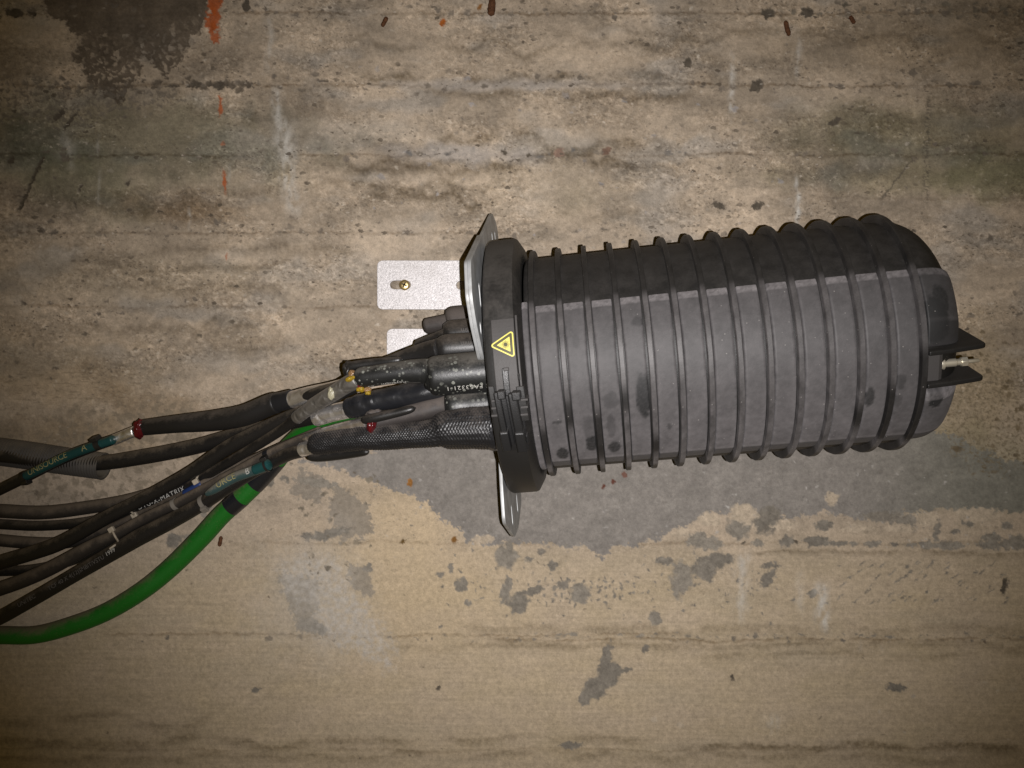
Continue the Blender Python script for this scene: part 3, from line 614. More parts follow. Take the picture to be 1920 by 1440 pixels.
def panel(name, t0, t1, rfun, th0, th1, seed, nt=12, nth=110, lowbev=True, tone=1.0):
    ts = np.concatenate([[t0, t0 + 0.0004, t0 + 0.0014], np.linspace(t0 + 0.0014, t1 - 0.0014, nt)[1:-1], [t1 - 0.0014, t1 - 0.0004, t1]])
    bu = math.radians(5.0); bl = math.radians(12.0)
    ths = np.concatenate([[th0], np.linspace(th0 + 0.002, th0 + bl * 1.1, 16), np.linspace(th0 + bl * 1.1, th1 - bu, nth)[1:-1], np.linspace(th1 - bu, th1 - 0.002, 8), [th1]])
    T, TH = np.meshgrid(ts, ths, indexing='ij')
    R = np.vectorize(rfun)(T)
    ed = np.minimum(T - t0, t1 - T)
    drop = np.where(ed < 0.00001, 0.006, np.where(ed < 0.0005, 0.0008, 0))
    up = sst(TH, th1 - bu, th1); lo = 1 - sst(TH, th0, th0 + bl)
    drop = drop + 0.0016 * up + 0.0052 * sst(TH, th1 - 0.016, th1 - 0.001) + 0.0040 * lo + 0.003 * (1 - sst(TH, th0, th0 + 0.01))
    drop[:, 0] = 0.008; drop[:, -1] = 0.008
    R = R - drop
    V = np.stack([T, -R * np.cos(TH), R * np.sin(TH)], -1).reshape(-1, 3)
    nx = len(ths); Q = [(i * nx + j, i * nx + j + 1, (i + 1) * nx + j + 1, (i + 1) * nx + j) for i in range(len(ts) - 1) for j in range(nx - 1)]
    # colour: grey road dust over black plastic, wiped by fingers, with gap shade and gradients painted in
    n1 = fbm(T * 40 + 3, TH * 5, 4, 500); n2 = fbm(T * 160, TH * 22, 4, 510); n3 = fbm(T * 420, TH * 60, 3, 520)
    dust = 0.80 + 0.22 * n1 + 0.16 * n2 + 0.10 * n3
    dust += 0.16 * np.exp(-(ed / 0.0035) ** 2) * (0.6 + n2)
    dust *= 1 - 0.22 * sst(T, 0.30, 0.45)  # tone lowered towards the dome end
    dust *= 0.9 + 0.34 * sst(-TH, -0.1, 0.95)  # lower side dustier, and its colour lifted against the shading falloff
    for (st, sth, rt, rth, s) in SM:
        q_ = ((T - st) / rt) ** 2 + ((TH - sth) / rth) ** 2 + 0.35 * n2
        dust *= 1 - np.clip(1.15 * s * (1 - sst(q_, 0.6, 1.2)) * (0.9 + 0.3 * n3), 0, 1)
    dust = np.clip(dust, 0, 1.3)
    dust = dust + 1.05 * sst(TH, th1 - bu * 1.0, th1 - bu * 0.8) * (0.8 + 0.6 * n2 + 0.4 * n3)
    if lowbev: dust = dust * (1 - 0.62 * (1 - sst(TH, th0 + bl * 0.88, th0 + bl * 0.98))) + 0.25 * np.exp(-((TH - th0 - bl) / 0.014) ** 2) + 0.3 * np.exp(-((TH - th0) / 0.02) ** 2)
    dust = np.where(ed < 0.00035, dust * 0.12, dust)  # rims blackened: shadow of the rib gaps put into the colour
    blk = np.array((0.0125, 0.0125, 0.0128)); dst = np.array((0.0755, 0.0705, 0.0718)) * tone
    Cc = blk + (dst - blk) * dust.reshape(-1, 1)
    me = mesh_np(name, V, Q); set_col(me, np.clip(Cc, 0.008, 0.3))
    return link(name, me, M['panel'], closure, True)
G = 0.0015
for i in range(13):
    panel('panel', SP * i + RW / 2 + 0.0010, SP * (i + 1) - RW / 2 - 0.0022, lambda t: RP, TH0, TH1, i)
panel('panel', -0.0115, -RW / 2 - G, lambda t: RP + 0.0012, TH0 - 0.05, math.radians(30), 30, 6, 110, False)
# end panels on the dome, on both sides of the valve
THC = math.radians(-19.5)
def end_r(t):
    s = max(0.0, t - L); h = 0.0530
    return 0.050 + (RP - 0.050) * max(0.0, 1 - (s / h) ** 3.4) ** (1 / 3.0)
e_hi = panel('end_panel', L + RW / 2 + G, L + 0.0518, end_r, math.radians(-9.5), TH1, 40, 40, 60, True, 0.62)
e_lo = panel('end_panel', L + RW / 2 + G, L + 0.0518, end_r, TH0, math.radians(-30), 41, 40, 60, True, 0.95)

# fins and valve
def place_fin(off):
    c, s = math.cos(THC), math.sin(THC)
    def lp(t, rad, o): return (t, -(rad * c) + o * s, rad * s + o * c)
    out = [(L + 0.004, 0.05), (L + 0.004, 0.1425), (L + 0.030, 0.1395), (L + 0.055, 0.1345), (L + 0.0625, 0.1325), (L + 0.0660, 0.1295), (L + 0.0665, 0.1250), (L + 0.0655, 0.070), (L + 0.040, 0.05)]
    hw = 0.0026; V = []; n = len(out)
    for sgn in (-1, 1):
        for (t, rad) in out: V.append(lp(t, rad, off + sgn * hw))
    Q = [tuple(range(n - 1, -1, -1)), tuple(range(n, 2 * n))] + [(i, (i + 1) % n, n + (i + 1) % n, n + i) for i in range(n)]
    return link('fin', mesh_np('fin', V, Q), M['shell'], closure, False, 0.0014)
place_fin(0.0185); place_fin(-0.0185)
def tube_local(name, ctr, prof_, mat, parent, n=28, hexa=False):
    """turned part along the closure axis, centred on (y, z)"""
    n = 6 if hexa else n
    V = []; Q = []
    for (t, r) in prof_:
        for j in range(n): V.append((t, ctr[0] + r * math.cos(2 * math.pi * j / n), ctr[1] + r * math.sin(2 * math.pi * j / n)))
    for i in range(len(prof_) - 1):
        for j in range(n): Q.append((i * n + j, i * n + (j + 1) % n, (i + 1) * n + (j + 1) % n, (i + 1) * n + j))
    Q.append(tuple(range(n - 1, -1, -1))); Q.append(tuple(range((len(prof_) - 1) * n, len(prof_) * n)))
    o = link(name, mesh_np(name, V, Q), mat, parent, not hexa, 0.0004)
    o.data.set_sharp_from_angle(angle=math.radians(40)); return o
vr = 0.124; vc = (-vr * math.cos(THC), vr * math.sin(THC))
# boss between the fins
c_, s_ = math.cos(THC), math.sin(THC)
bo = [(L + 0.004, 0.06), (L + 0.004, 0.1345), (L + 0.018, 0.1338), (L + 0.0225, 0.1310), (L + 0.0235, 0.06)]
V = []; nb = len(bo)
for o_ in (-0.0157, 0.0157):
    for (t, rad) in bo: V.append((t, -(rad * c_) + o_ * s_, rad * s_ + o_ * c_))
Q = [tuple(range(nb - 1, -1, -1)), tuple(range(nb, 2 * nb))] + [(i, (i + 1) % nb, nb + (i + 1) % nb, nb + i) for i in range(nb)]
link('valve_boss', mesh_np('valve_boss', V, Q), M['band'], closure, False, 0.001)
valve = tube_local('valve', vc, [(L + 0.0225, 0.0072), (L + 0.0262, 0.0072), (L + 0.0264, 0.0045), (L + 0.0390, 0.0045), (L + 0.0392, 0.0036), (L + 0.0455, 0.0036)], M['nickel'], closure)
tube_local('hex_nut', vc, [(L + 0.0445, 0.0056), (L + 0.0505, 0.0056)], M['nickel'], valve, hexa=True)
tube_local('stem', vc, [(L + 0.0505, 0.0022), (L + 0.0625, 0.0022), (L + 0.063, 0.0018)], M['nickel'], valve)

# clamp ring, band, sticker, latch
RG = 0.1620
ring = lathe('clamp_ring', [(-0.054, 0.120), (-0.054, RG - 0.006), (-0.0525, RG - 0.0015), (-0.050, RG), (-0.022, RG), (-0.019, RG - 0.0012), (-0.0115, RG - 0.014), (-0.0115, 0.132), (-0.015, 0.130)], 144, M['ring'])
ring.data.set_sharp_from_angle(angle=math.radians(35))
base = lathe('base', [(-0.050, 0.03), (-0.0525, 0.118), (-0.0535, 0.100), (-0.064, 0.088), (-0.067, 0.082), (-0.067, 0.0)], 96, M['shell'])

def block(name, t0, t1, th0, th1, r0, r1, mat, parent, bevel=0.0009, n=10, skew=0.0):
    """a block bent round the closure axis; skew shifts it along the axis from one end to the other"""
    V = []; Q = []
    for j in range(n + 1):
        th = th0 + (th1 - th0) * j / n; sk = skew * j / n
        V += [cyl(t0 + sk, r0, th), cyl(t1 + sk, r0, th), cyl(t1 + sk, r1, th), cyl(t0 + sk, r1, th)]
    for j in range(n):
        a = 4 * j
        for k in range(4): Q.append((a + k, a + (k + 1) % 4, a + 4 + (k + 1) % 4, a + 4 + k))
    Q.append((3, 2, 1, 0)); Q.append((4 * n, 4 * n + 1, 4 * n + 2, 4 * n + 3))
    me = mesh_np(name, V, Q); bm = bmesh.new(); bm.from_mesh(me); bmesh.ops.recalc_face_normals(bm, faces=bm.faces); bm.to_mesh(me); bm.free()
    return link(name, me, mat, parent, False, bevel)
def pxblock(name, x0, x1, y0, y1, r0, r1, mat, parent, **k):
    ym = 0.5 * (y0 + y1); xm = 0.5 * (x0 + x1)
    t0, _ = px2cyl(x0, ym, r1); t1, _ = px2cyl(x1, ym, r1)
    _, a0 = px2cyl(xm, y0, r1); _, a1 = px2cyl(xm, y1, r1)
    return block(name, min(t0, t1), max(t0, t1), min(a0, a1), max(a0, a1), r0, r1, mat, parent, **k)
band = pxblock('clamp_band', 924, 968, 597, 738, RG - 0.004, RG + 0.0022, M['band'], closure, n=16)
pxblock('edge_strip', 970, 974, 590, 742, RG - 0.006, RG + 0.001, M['band'], band, n=14, bevel=0.0005)

def fine_edges(bm, mx):
    for _ in range(5):
        es = [e for e in bm.edges if e.calc_length() > mx]
        if not es: break
        bmesh.ops.subdivide_edges(bm, edges=es, cuts=1); bmesh.ops.triangulate(bm, faces=[f for f in bm.faces if len(f.verts) > 3])
def curved_flat(name, loops, r, cpx, mat, parent, lift, size=None):
    """flat shape wrapped on the band: loops are 2-D outlines (x right, y up) in metres round the centre seen at cpx"""
    tc, thc = px2cyl(cpx[0], cpx[1], r)
    cu = bpy.data.curves.new(name, 'CURVE'); cu.dimensions = '2D'; cu.fill_mode = 'BOTH'
    for lp in loops:
        s = cu.splines.new('POLY'); s.points.add(len(lp) - 1); s.use_cyclic_u = True
        for i, (x, y) in enumerate(lp): s.points[i].co = (x, y, 0, 1)
    tmp = bpy.data.objects.new('tmp', cu); col.objects.link(tmp)
    dg = bpy.context.evaluated_depsgraph_get(); me = bpy.data.meshes.new_from_object(tmp.evaluated_get(dg))
    bpy.data.objects.remove(tmp); bpy.data.curves.remove(cu)
    bm = bmesh.new(); bm.from_mesh(me); bmesh.ops.triangulate(bm, faces=bm.faces)
    fine_edges(bm, 0.0022)
    res = bmesh.ops.extrude_face_region(bm, geom=bm.faces[:])
    nv_ = [e for e in res['geom'] if isinstance(e, bmesh.types.BMVert)]
    for v in bm.verts: v.co.z = 0.0
    for v in nv_: v.co.z = lift
    for v in bm.verts:
        v.co = Vector(cyl(tc + v.co.x, r + v.co.z, thc + v.co.y / r))
    bmesh.ops.recalc_face_normals(bm, faces=bm.faces)
    bm.to_mesh(me); bm.free(); me.name = name; me.materials.clear()
    return link(name, me, mat, parent, False)
def rtri(s, rad, n=6):
    """triangle pointing left with rounded corners; s = circumradius"""
    pts = []
    for a in (180, 300, 60):
        cx, cy = (s - 2 * rad) * math.cos(math.radians(a)), (s - 2 * rad) * math.sin(math.radians(a))
        for k in range(n + 1):
            b = math.radians(a - 60 + 120 * k / n); pts.append((cx + rad * math.cos(b), cy + rad * math.sin(b)))
    return pts
SR = RG + 0.0022
sc_ = (948, 646)
st = curved_flat('warning_sticker', [rtri(0.0182, 0.0026)], SR, sc_, M['yellow'], closure, 0.00025)
curved_flat('border', [rtri(0.0153, 0.0014), rtri(0.0098, 0.0004)], SR, sc_, M['sticker_dark'], st, 0.00045)
circ = [(0.0022 * math.cos(k * math.pi / 10), 0.0022 * math.sin(k * math.pi / 10)) for k in range(20)]
curved_flat('laser_symbol', [circ], SR, sc_, M['sticker_dark'], st, 0.00045)
for k in range(16):
    a = 2 * math.pi * k / 16; r0, r1, hw = 0.0024, (0.0060 if k == 0 else 0.0048 if k % 2 == 0 else 0.0040), 0.00030
    ca, sa = math.cos(a), math.sin(a)
    curved_flat('ray', [[(r0 * ca - hw * sa, r0 * sa + hw * ca), (r0 * ca + hw * sa, r0 * sa - hw * ca), (r1 * ca + hw * sa, r1 * sa - hw * ca), (r1 * ca - hw * sa, r1 * sa + hw * ca)]], SR, sc_, M['sticker_dark'], st, 0.00045)

latch = pxblock('latch', 941, 985, 738, 846, RG - 0.004, RG + 0.0015, M['latch'], closure, n=14)
lever = pxblock('lever', 943, 955, 690, 742, RG - 0.002, RG + 0.0040, M['latch'], latch, n=8)
pxblock('lever_tip', 943.5, 954, 689, 696, RG, RG + 0.0052, M['band'], latch, n=3)
pxblock('rail', 934, 946, 736, 812, RG - 0.002, RG + 0.0135, M['latch'], latch, n=12, skew=-0.003, bevel=0.0016)
pxblock('rail', 961, 977, 738, 814, RG - 0.002, RG + 0.0135, M['latch'], latch, n=12, skew=-0.003, bevel=0.0016)
pxblock('knuckle', 932, 947, 734, 750, RG, RG + 0.0175, M['latch'], latch, n=6, bevel=0.0024)
pxblock('knuckle', 959, 976, 736, 752, RG, RG + 0.0175, M['latch'], latch, n=6, bevel=0.0024)
pxblock('spine', 949, 959, 742, 836, RG - 0.002, RG + 0.0052, M['latch'], latch, n=12, skew=-0.003)
pxblock('lug', 940, 957, 811, 849, RG - 0.002, RG + 0.0160, M['latch'], latch, n=6, bevel=0.0018, skew=-0.001)
pxblock('lug', 968, 987, 812, 851, RG - 0.002, RG + 0.0160, M['latch'], latch, n=6, bevel=0.0018, skew=-0.001)
pxblock('lug_ear', 985, 991, 816, 834, RG - 0.003, RG + 0.006, M['latch'], latch, n=4, bevel=0.0018)
pxblock('side_bracket', 974, 989, 724, 790, RG - 0.014, RG + 0.004, M['ring'], latch, n=8, skew=-0.002)
pxblock('side_bracket', 921, 932, 724, 780, RG - 0.012, RG + 0.004, M['ring'], latch, n=8, skew=-0.002)
for yy in (748, 762, 776):
    pxblock('slat', 976, 990, yy, yy + 4, RG - 0.010, RG + 0.007, M['band'], latch, n=2, bevel=0.0005)
    pxblock('slat', 921, 933, yy + 2, yy + 6, RG - 0.010, RG + 0.007, M['band'], latch, n=2, bevel=0.0005)
pxblock('brace', 972, 977, 712, 732, RG - 0.006, RG + 0.001, M['band'], latch, n=4, skew=-0.006, bevel=0.0006)
pxblock('catch', 970, 975, 700, 714, RG - 0.004, RG + 0.003, M['ring'], latch, n=4, bevel=0.0018)

# ------------------------------------------------------------------ mounting bracket
def plate(name, outer, holes, thick, mat, parent, mtx, bevel=0.0004):
    cu = bpy.data.curves.new(name, 'CURVE'); cu.dimensions = '2D'; cu.fill_mode = 'BOTH'; cu.extrude = thick / 2
    cu.bevel_depth = bevel; cu.bevel_resolution = 1
    for lp in [outer] + holes:
        s = cu.splines.new('POLY'); s.points.add(len(lp) - 1); s.use_cyclic_u = True
        for i, (x, y) in enumerate(lp): s.points[i].co = (x, y, 0, 1)
    tmp = bpy.data.objects.new('tmp', cu); col.objects.link(tmp)
    dg = bpy.context.evaluated_depsgraph_get(); me = bpy.data.meshes.new_from_object(tmp.evaluated_get(dg))
    bpy.data.objects.remove(tmp); bpy.data.curves.remove(cu); me.transform(mtx); me.name = name; me.materials.clear()
    return link(name, me, mat, parent, False)
def rpoly(pts, r, n=5):
    out = []; N = len(pts)
    for i in range(N):
        p = Vector(pts[i]); a = Vector(pts[i - 1]) - p; b = Vector(pts[(i + 1) % N]) - p
        rr = min(r, a.length * 0.45, b.length * 0.45); p0 = p + a.normalized() * rr; p1 = p + b.normalized() * rr
        for k in range(n + 1):
            t = k / n; q = p0 * (1 - t) ** 2 + p * 2 * t * (1 - t) + p1 * t * t; out.append((q.x, q.y))
    return out
def slot(cx, cy, ln, wd, vert=False, n=6):
    pts = []; h = (ln - wd) / 2
    for s, a0 in ((1, -90), (-1, 90)):
        for k in range(n + 1):
            a = math.radians(a0 + 180 * k / n); x, y = s * h + wd / 2 * math.cos(a), wd / 2 * math.sin(a)
            pts.append((cx + y, cy + x) if vert else (cx + x, cy + y))
    return pts
bracket = empty('mounting_bracket', mat=CM)
tag(bracket, 'galvanised steel bracket plate standing behind the clamp ring with feet on the wall', 'bracket')
TB = -0.0632
ytop = 0.150
outl = [(-0.148, 0.118), (-0.160, 0.077), (-0.146, 0.048), (-0.112, 0.010), (-0.078, 0.006), (-0.05, 0.03), (0.02, 0.05), (0.06, 0.0), (0.02, -0.06), (-0.03, -0.100), (-0.045, -0.150),
        (-0.052, -0.192), (0.030, -0.226), (0.085, -0.222), (ytop, -0.195), (ytop, 0.205), (0.140, 0.216), (0.100, 0.222), (-0.018, 0.172)]
# plate plane: local (y, z) at x = TB
pm = Matrix(((0, 0, 1, TB), (1, 0, 0, 0), (0, 1, 0, 0), (0, 0, 0, 1)))
holes = [slot(0.075, 0.180, 0.022, 0.008, True), slot(-0.10, 0.085, 0.030, 0.008, True), slot(-0.118, 0.045, 0.016, 0.008, True), slot(0.02, -0.195, 0.028, 0.008, True), slot(0.09, -0.190, 0.028, 0.008, True), slot(0.11, 0.19, 0.016, 0.006, True)]
plate('end_plate', rpoly(outl, 0.010), holes, 0.0034, M['zinc_dull'], bracket, pm)
outl2 = [(-0.150, 0.117), (-0.162, 0.077), (-0.147, 0.047), (-0.113, 0.009), (-0.085, 0.010), (-0.095, 0.055), (-0.085, 0.105), (0.005, 0.130), (0.005, 0.163), (-0.022, 0.170)]
pm2 = Matrix(((0, 0, 1, TB - 0.0036), (1, 0, 0, 0), (0, 1, 0, 0), (0, 0, 0, 1)))
plate('doubler_plate', rpoly(outl2, 0.006), [slot(-0.115, 0.085, 0.020, 0.008, True)], 0.0028, M['zinc_dull'], bracket, pm2)
# feet lying flat on the wall
WI = CM.inverted()
def wall_plate(name, px0, py0, px1, py1, slots, y=D - 0.0042, parent=bracket):
    S_ = F / y
    x0, x1 = (px0 - 960) / S_, (px1 - 960) / S_; z0, z1 = (720 - py1) / S_, (720 - py0) / S_
    m = WI @ Matrix(((1, 0, 0, 0), (0, 0, -1, y), (0, 1, 0, 0), (0, 0, 0, 1)))
    hs = [slot((cx - 960) / S_, (720 - cy) / S_, ln / S_, wd / S_) for (cx, cy, ln, wd) in slots]
    return plate(name, rpoly([(x0, z0), (x1, z0), (x1, z1), (x0, z1)], 0.009), hs, 0.003, M['zinc'], parent, m)
wall_plate('foot', 708, 489, 940, 580, [(751, 534.5, 40, 17), (876, 535, 42, 17)])
wall_plate('foot', 726, 617, 950, 706, [(768, 661, 40, 17)])
# screw through the upper foot's slot
sp = P(758.5, 534.5, D - 0.0066)
screw = empty('wall_screw', sp); tag(screw, 'brass cross-head screw in the slot of the upper bracket foot', 'screw')
V = []; Q = []; n = 28
for (y, r) in [(0.030, 0.0030), (0.0, 0.0030), (0.0, 0.0080), (-0.0018, 0.0080), (-0.0030, 0.0062), (-0.0034, 0.0040), (-0.0035, 0.0001)]:
    for j in range(n): V.append((r * math.cos(2 * math.pi * j / n), y, r * math.sin(2 * math.pi * j / n)))
for i in range(6):
    for j in range(n): Q.append((i * n + j, (i + 1) * n + j, (i + 1) * n + (j + 1) % n, i * n + (j + 1) % n))
link('screw_head', mesh_np('screw_head', V, Q), M['brass'], screw, True)
bm = bmesh.new()
for a in (25, 115):
    mt = Matrix.Rotation(math.radians(a), 4, 'Y') @ Matrix.Translation((0, -0.0034, 0)) @ Matrix.Diagonal((0.0088, 0.0008, 0.0022, 1))
    bmesh.ops.create_cube(bm, size=1.0, matrix=mt)
bm2 = bpy.data.meshes.new('cross_recess'); bm.to_mesh(bm2); bm.free()
link('cross_recess', bm2, M['hole'], screw, False)

# ------------------------------------------------------------------ cables
class Path:
    def __init__(s, pts, step=0.003):
        """pts: (px, py, depth, diameter in pixels) -> smooth 3-D curve with a radius along it"""
        p = np.array([list(P(a[0], a[1], a[2])) + [a[3] / 2 * a[2] / F] for a in pts])
        q = np.vstack([2 * p[0] - p[1], p, 2 * p[-1] - p[-2]]); out = []
        for i in range(1, len(q) - 2):
            p0, p1, p2, p3 = q[i - 1], q[i], q[i + 1], q[i + 2]
            d = lambda a, b: max(np.linalg.norm(a[:3] - b[:3]) ** 0.5, 1e-5)
            t0 = 0; t1 = d(p0, p1); t2 = t1 + d(p1, p2); t3 = t2 + d(p2, p3)
            n = max(2, int(np.linalg.norm(p2[:3] - p1[:3]) / step))
            for t in np.linspace(t1, t2, n, endpoint=False):
                a1 = (t1 - t) / (t1 - t0) * p0 + (t - t0) / (t1 - t0) * p1; a2 = (t2 - t) / (t2 - t1) * p1 + (t - t1) / (t2 - t1) * p2
                a3 = (t3 - t) / (t3 - t2) * p2 + (t - t2) / (t3 - t2) * p3
                b1 = (t2 - t) / (t2 - t0) * a1 + (t - t0) / (t2 - t0) * a2; b2 = (t3 - t) / (t3 - t1) * a2 + (t - t1) / (t3 - t1) * a3
                out.append((t2 - t) / (t2 - t1) * b1 + (t - t1) / (t2 - t1) * b2)
        out.append(p[-1]); out = np.array(out)
        s.p = out[:, :3]; s.r = out[:, 3]; s.frames()
    def frames(s):
        s.T = np.gradient(s.p, axis=0); s.T /= np.linalg.norm(s.T, axis=1)[:, None]
        c = np.array([0, -1.0, 0]); e1 = c - s.T * (s.T @ c)[:, None]; e1 /= np.linalg.norm(e1, axis=1)[:, None]
        s.e1 = e1; s.e2 = np.cross(s.T, -e1); s.e2 *= np.where(s.e2[:, 2:3] < 0, -1, 1)
        s.s = np.concatenate([[0], np.cumsum(np.linalg.norm(np.diff(s.p, axis=0), axis=1))])
        s.len = s.s[-1]; s.px = 960 + s.p[:, 0] / s.p[:, 1] * F
    def at(s, q):
        f = lambda a: np.stack([np.interp(q, s.s, a[:, k]) for k in range(a.shape[1])], -1)
        return f(s.p), f(s.e1), f(s.e2), np.interp(q, s.s, s.r)
    def s_px(s, x):
        return float(np.interp(x, s.px, s.s)) if s.px[-1] > s.px[0] else float(np.interp(-x, -s.px, s.s))

def tube(name, path, mat, parent, s0=None, s1=None, dr=0.0, n=28, step=0.003, rfun=None, wave=None, cap=0.0015, rr=None, closed=True):
    s0 = 0 if s0 is None else s0; s1 = path.len if s1 is None else s1
    m = max(3, int((s1 - s0) / step)); ss = np.linspace(s0, s1, m)
    p, e1, e2, r = path.at(ss)
    r = r + dr if rr is None else np.full(m, rr)
    if rfun is not None: r = r * rfun(np.linspace(0, 1, m))
    ph = 2 * np.pi * np.arange(n) / n
    R = np.repeat(r[:, None], n, 1)
    if wave is not None: R = R + wave(ss[:, None], ph[None, :])
    V = p[:, None, :] + R[..., None] * (np.cos(ph)[None, :, None] * e1[:, None, :] + np.sin(ph)[None, :, None] * e2[:, None, :])
    V = V.reshape(-1, 3); Q = []
    for i in range(m - 1):
        for j in range(n): Q.append((i * n + j, i * n + (j + 1) % n, (i + 1) * n + (j + 1) % n, (i + 1) * n + j))
    V = list(V)
    if closed:
        for (ring_i, sg) in ((0, -1), (m - 1, 1)):
            T = (p[1] - p[0]) if ring_i == 0 else (p[-1] - p[-2]); T = T / np.linalg.norm(T)
            b = len(V); c = p[ring_i] + T * sg * cap
            for j in range(n): V.append(p[ring_i] + T * sg * cap + 0.72 * (V[ring_i * n + j] - p[ring_i]))
            for j in range(n): Q.append((ring_i * n + j, ring_i * n + (j + 1) % n, b + (j + 1) % n, b + j))
            Q.append(tuple(range(b, b + n)))
    me = mesh_np(name, V, Q); bm = bmesh.new(); bm.from_mesh(me); bmesh.ops.recalc_face_normals(bm, faces=bm.faces); bm.to_mesh(me); bm.free()
    o = link(name, me, mat, parent, True); me.set_sharp_from_angle(angle=math.radians(55)); return o

def text_on(path, string, s_start, phi, size, mat, parent, dr=0.0, flip=False, name='printed_text', lift=0.0004, spacing=1.0, surf=None):
    """lettering wrapped on the tube; flip = upside-down, running against the path"""
    cu = bpy.data.curves.new(name, 'FONT'); cu.body = string; cu.size = size; cu.space_character = spacing; cu.resolution_u = 3
    tmp = bpy.data.objects.new('tmp', cu); col.objects.link(tmp)
    dg = bpy.context.evaluated_depsgraph_get(); me = bpy.data.meshes.new_from_object(tmp.evaluated_get(dg))
    bpy.data.objects.remove(tmp); bpy.data.curves.remove(cu)
    bm = bmesh.new(); bm.from_mesh(me); bmesh.ops.triangulate(bm, faces=bm.faces); fine_edges(bm, 0.0022); bm.to_mesh(me); bm.free()
    co = np.zeros(len(me.vertices) * 3, dtype=np.float32); me.vertices.foreach_get('co', co); co = co.reshape(-1, 3)
    sg = -1 if flip else 1
    p, e1, e2, r = path.at(s_start + sg * co[:, 0])
    rr = (r + dr if surf is None else surf) + lift; a = phi + sg * co[:, 1] / rr
    co2 = p + rr[:, None] * (np.cos(a)[:, None] * e1 + np.sin(a)[:, None] * e2)
    me.vertices.foreach_set('co', co2.astype(np.float32).ravel()); me.update(); me.name = name; me.materials.clear()
    return link(name, me, mat, parent, False)

def band_tie(name, path, s, wd, dr, mat, parent, head=True, hphi=1.2):
    o = tube(name, path, mat, parent, s - wd / 2, s + wd / 2, dr, 24, wd / 4, cap=0.0)
    if head:
        p, e1, e2, r = path.at(np.array([s])); p, e1, e2, r = p[0], e1[0], e2[0], r[0] + dr
        d = math.cos(hphi) * e1 + math.sin(hphi) * e2; t = np.cross(d, np.cross(path.T[0], d)); t /= np.linalg.norm(t); b = np.cross(d, t)
        c = p + d * (r + 0.0015); bm = bmesh.new()
        m = Matrix(((t[0], b[0], d[0], c[0]), (t[1], b[1], d[1], c[1]), (t[2], b[2], d[2], c[2]), (0, 0, 0, 1))) @ Matrix.Diagonal((wd * 1.5, wd * 1.5, 0.005, 1))
        bmesh.ops.create_cube(bm, size=1.0, matrix=m); me = bpy.data.meshes.new('tie_head'); bm.to_mesh(me); bm.free()
        link('tie_head', me, mat, o if parent is None else o, False, 0.0006)
    return o

def lump(name, px, py, d, rx, ry, rz, mat, parent, seed=0, rot=0):
    bm = bmesh.new(); bmesh.ops.create_icosphere(bm, subdivisions=4, radius=1.0)
    c = P(px, py, d); a = math.radians(rot)
    for v in bm.verts:
        k = 1 + 0.26 * float(gn(np.array([v.co.x * 2 + seed]), np.array([v.co.z * 2 + v.co.y * 1.7]), 600)[0])
        x, z = v.co.x * rx * k, v.co.z * rz * k
        v.co = c + Vector((x * math.cos(a) - z * math.sin(a), v.co.y * ry * k, x * math.sin(a) + z * math.cos(a)))
    me = bpy.data.meshes.new(name); bm.to_mesh(me); bm.free()
    return link(name, me, mat, parent, True)

def cable(name, label, pts, mat, cat='cable', grp='cables running from the closure to the left'):
    pa = Path(pts); e = empty(name, pa.p[0]); tag(e, label, cat, grp)
    e.location = Vector(pa.p[0])
    bpy.context.view_layer.update()
    return e, pa
def child_fix(e):
    """parts were built in world space: move them under the thing's own origin"""
    off = Vector(e.location)
    for c in e.children:
        if c.type == 'MESH': c.data.transform(Matrix.Translation(-off))
        for g in c.children: 
            if g.type == 'MESH': g.data.transform(Matrix.Translation(-off))

def clip(path_pts, parent, mat):
    pa = Path(path_pts, 0.002)
    f = lambda q: np.sqrt(np.clip(1 - np.abs(2 * q - 1) ** 14, 0.05, 1))
    return tube('branch_clip', pa, mat, parent, n=20, step=0.0015, rfun=f, cap=0.0008)

# --- 1: upper cable with tag A and long sleeve
e, pa = cable('tagged_cable', 'cable with teal tag lettered A, silver ferrule and red seal on black sleeve',
              [(-90, 962, 1.165, 21), (0, 918, 1.155, 21), (47, 895, 1.15, 21), (110, 864, 1.14, 20), (165, 842, 1.13, 19), (213, 825, 1.125, 18), (262, 806, 1.12, 18), (330, 795, 1.10, 20), (440, 780, 1.08, 22), (520, 756, 1.06, 24), (600, 736, 1.02, 24), (672, 715, 0.985, 22)], M['cable'])
tube('jacket', pa, M['cable'], e, 0, pa.s_px(670))
tg = Path([(44, 895, 1.138, 17), (58, 888, 1.134, 17), (110, 862, 1.127, 18), (135, 851, 1.124, 18), (165, 840, 1.118, 18), (212, 824, 1.113, 18)])
t_ = tube('tag_strip', tg, M['teal'], e, n=28, step=0.002)
text_on(tg, 'UNISOURCE', tg.s_px(59), -0.35, 0.0125, M['yellow_print'], t_, spacing=0.95)
text_on(tg, 'A', tg.s_px(159), -0.35, 0.0130, M['yellow_print'], t_)
band_tie('tie', tg, tg.s_px(185), 0.008, 0.0012, M['tie_black'], e)
band_tie('tie', tg, tg.s_px(47), 0.007, 0.0012, M['tie_black'], e, True, -1.4)
tube('ferrule', pa, M['foil'], e, pa.s_px(213), pa.s_px(252), 0.0010, 32, 0.002)
sl = Path([(266, 802, 1.12, 30), (330, 795, 1.10, 34), (406, 788, 1.085, 40), (460, 778, 1.07, 41), (509, 758, 1.06, 41), (520, 755, 1.057, 40)])
tube('heat_shrink_sleeve', sl, M['shrink'], e, n=36, cap=0.003)
lump('red_seal', 262, 804, 1.115, 0.0075, 0.012, 0.0132, M['red'], e, 1, -10)
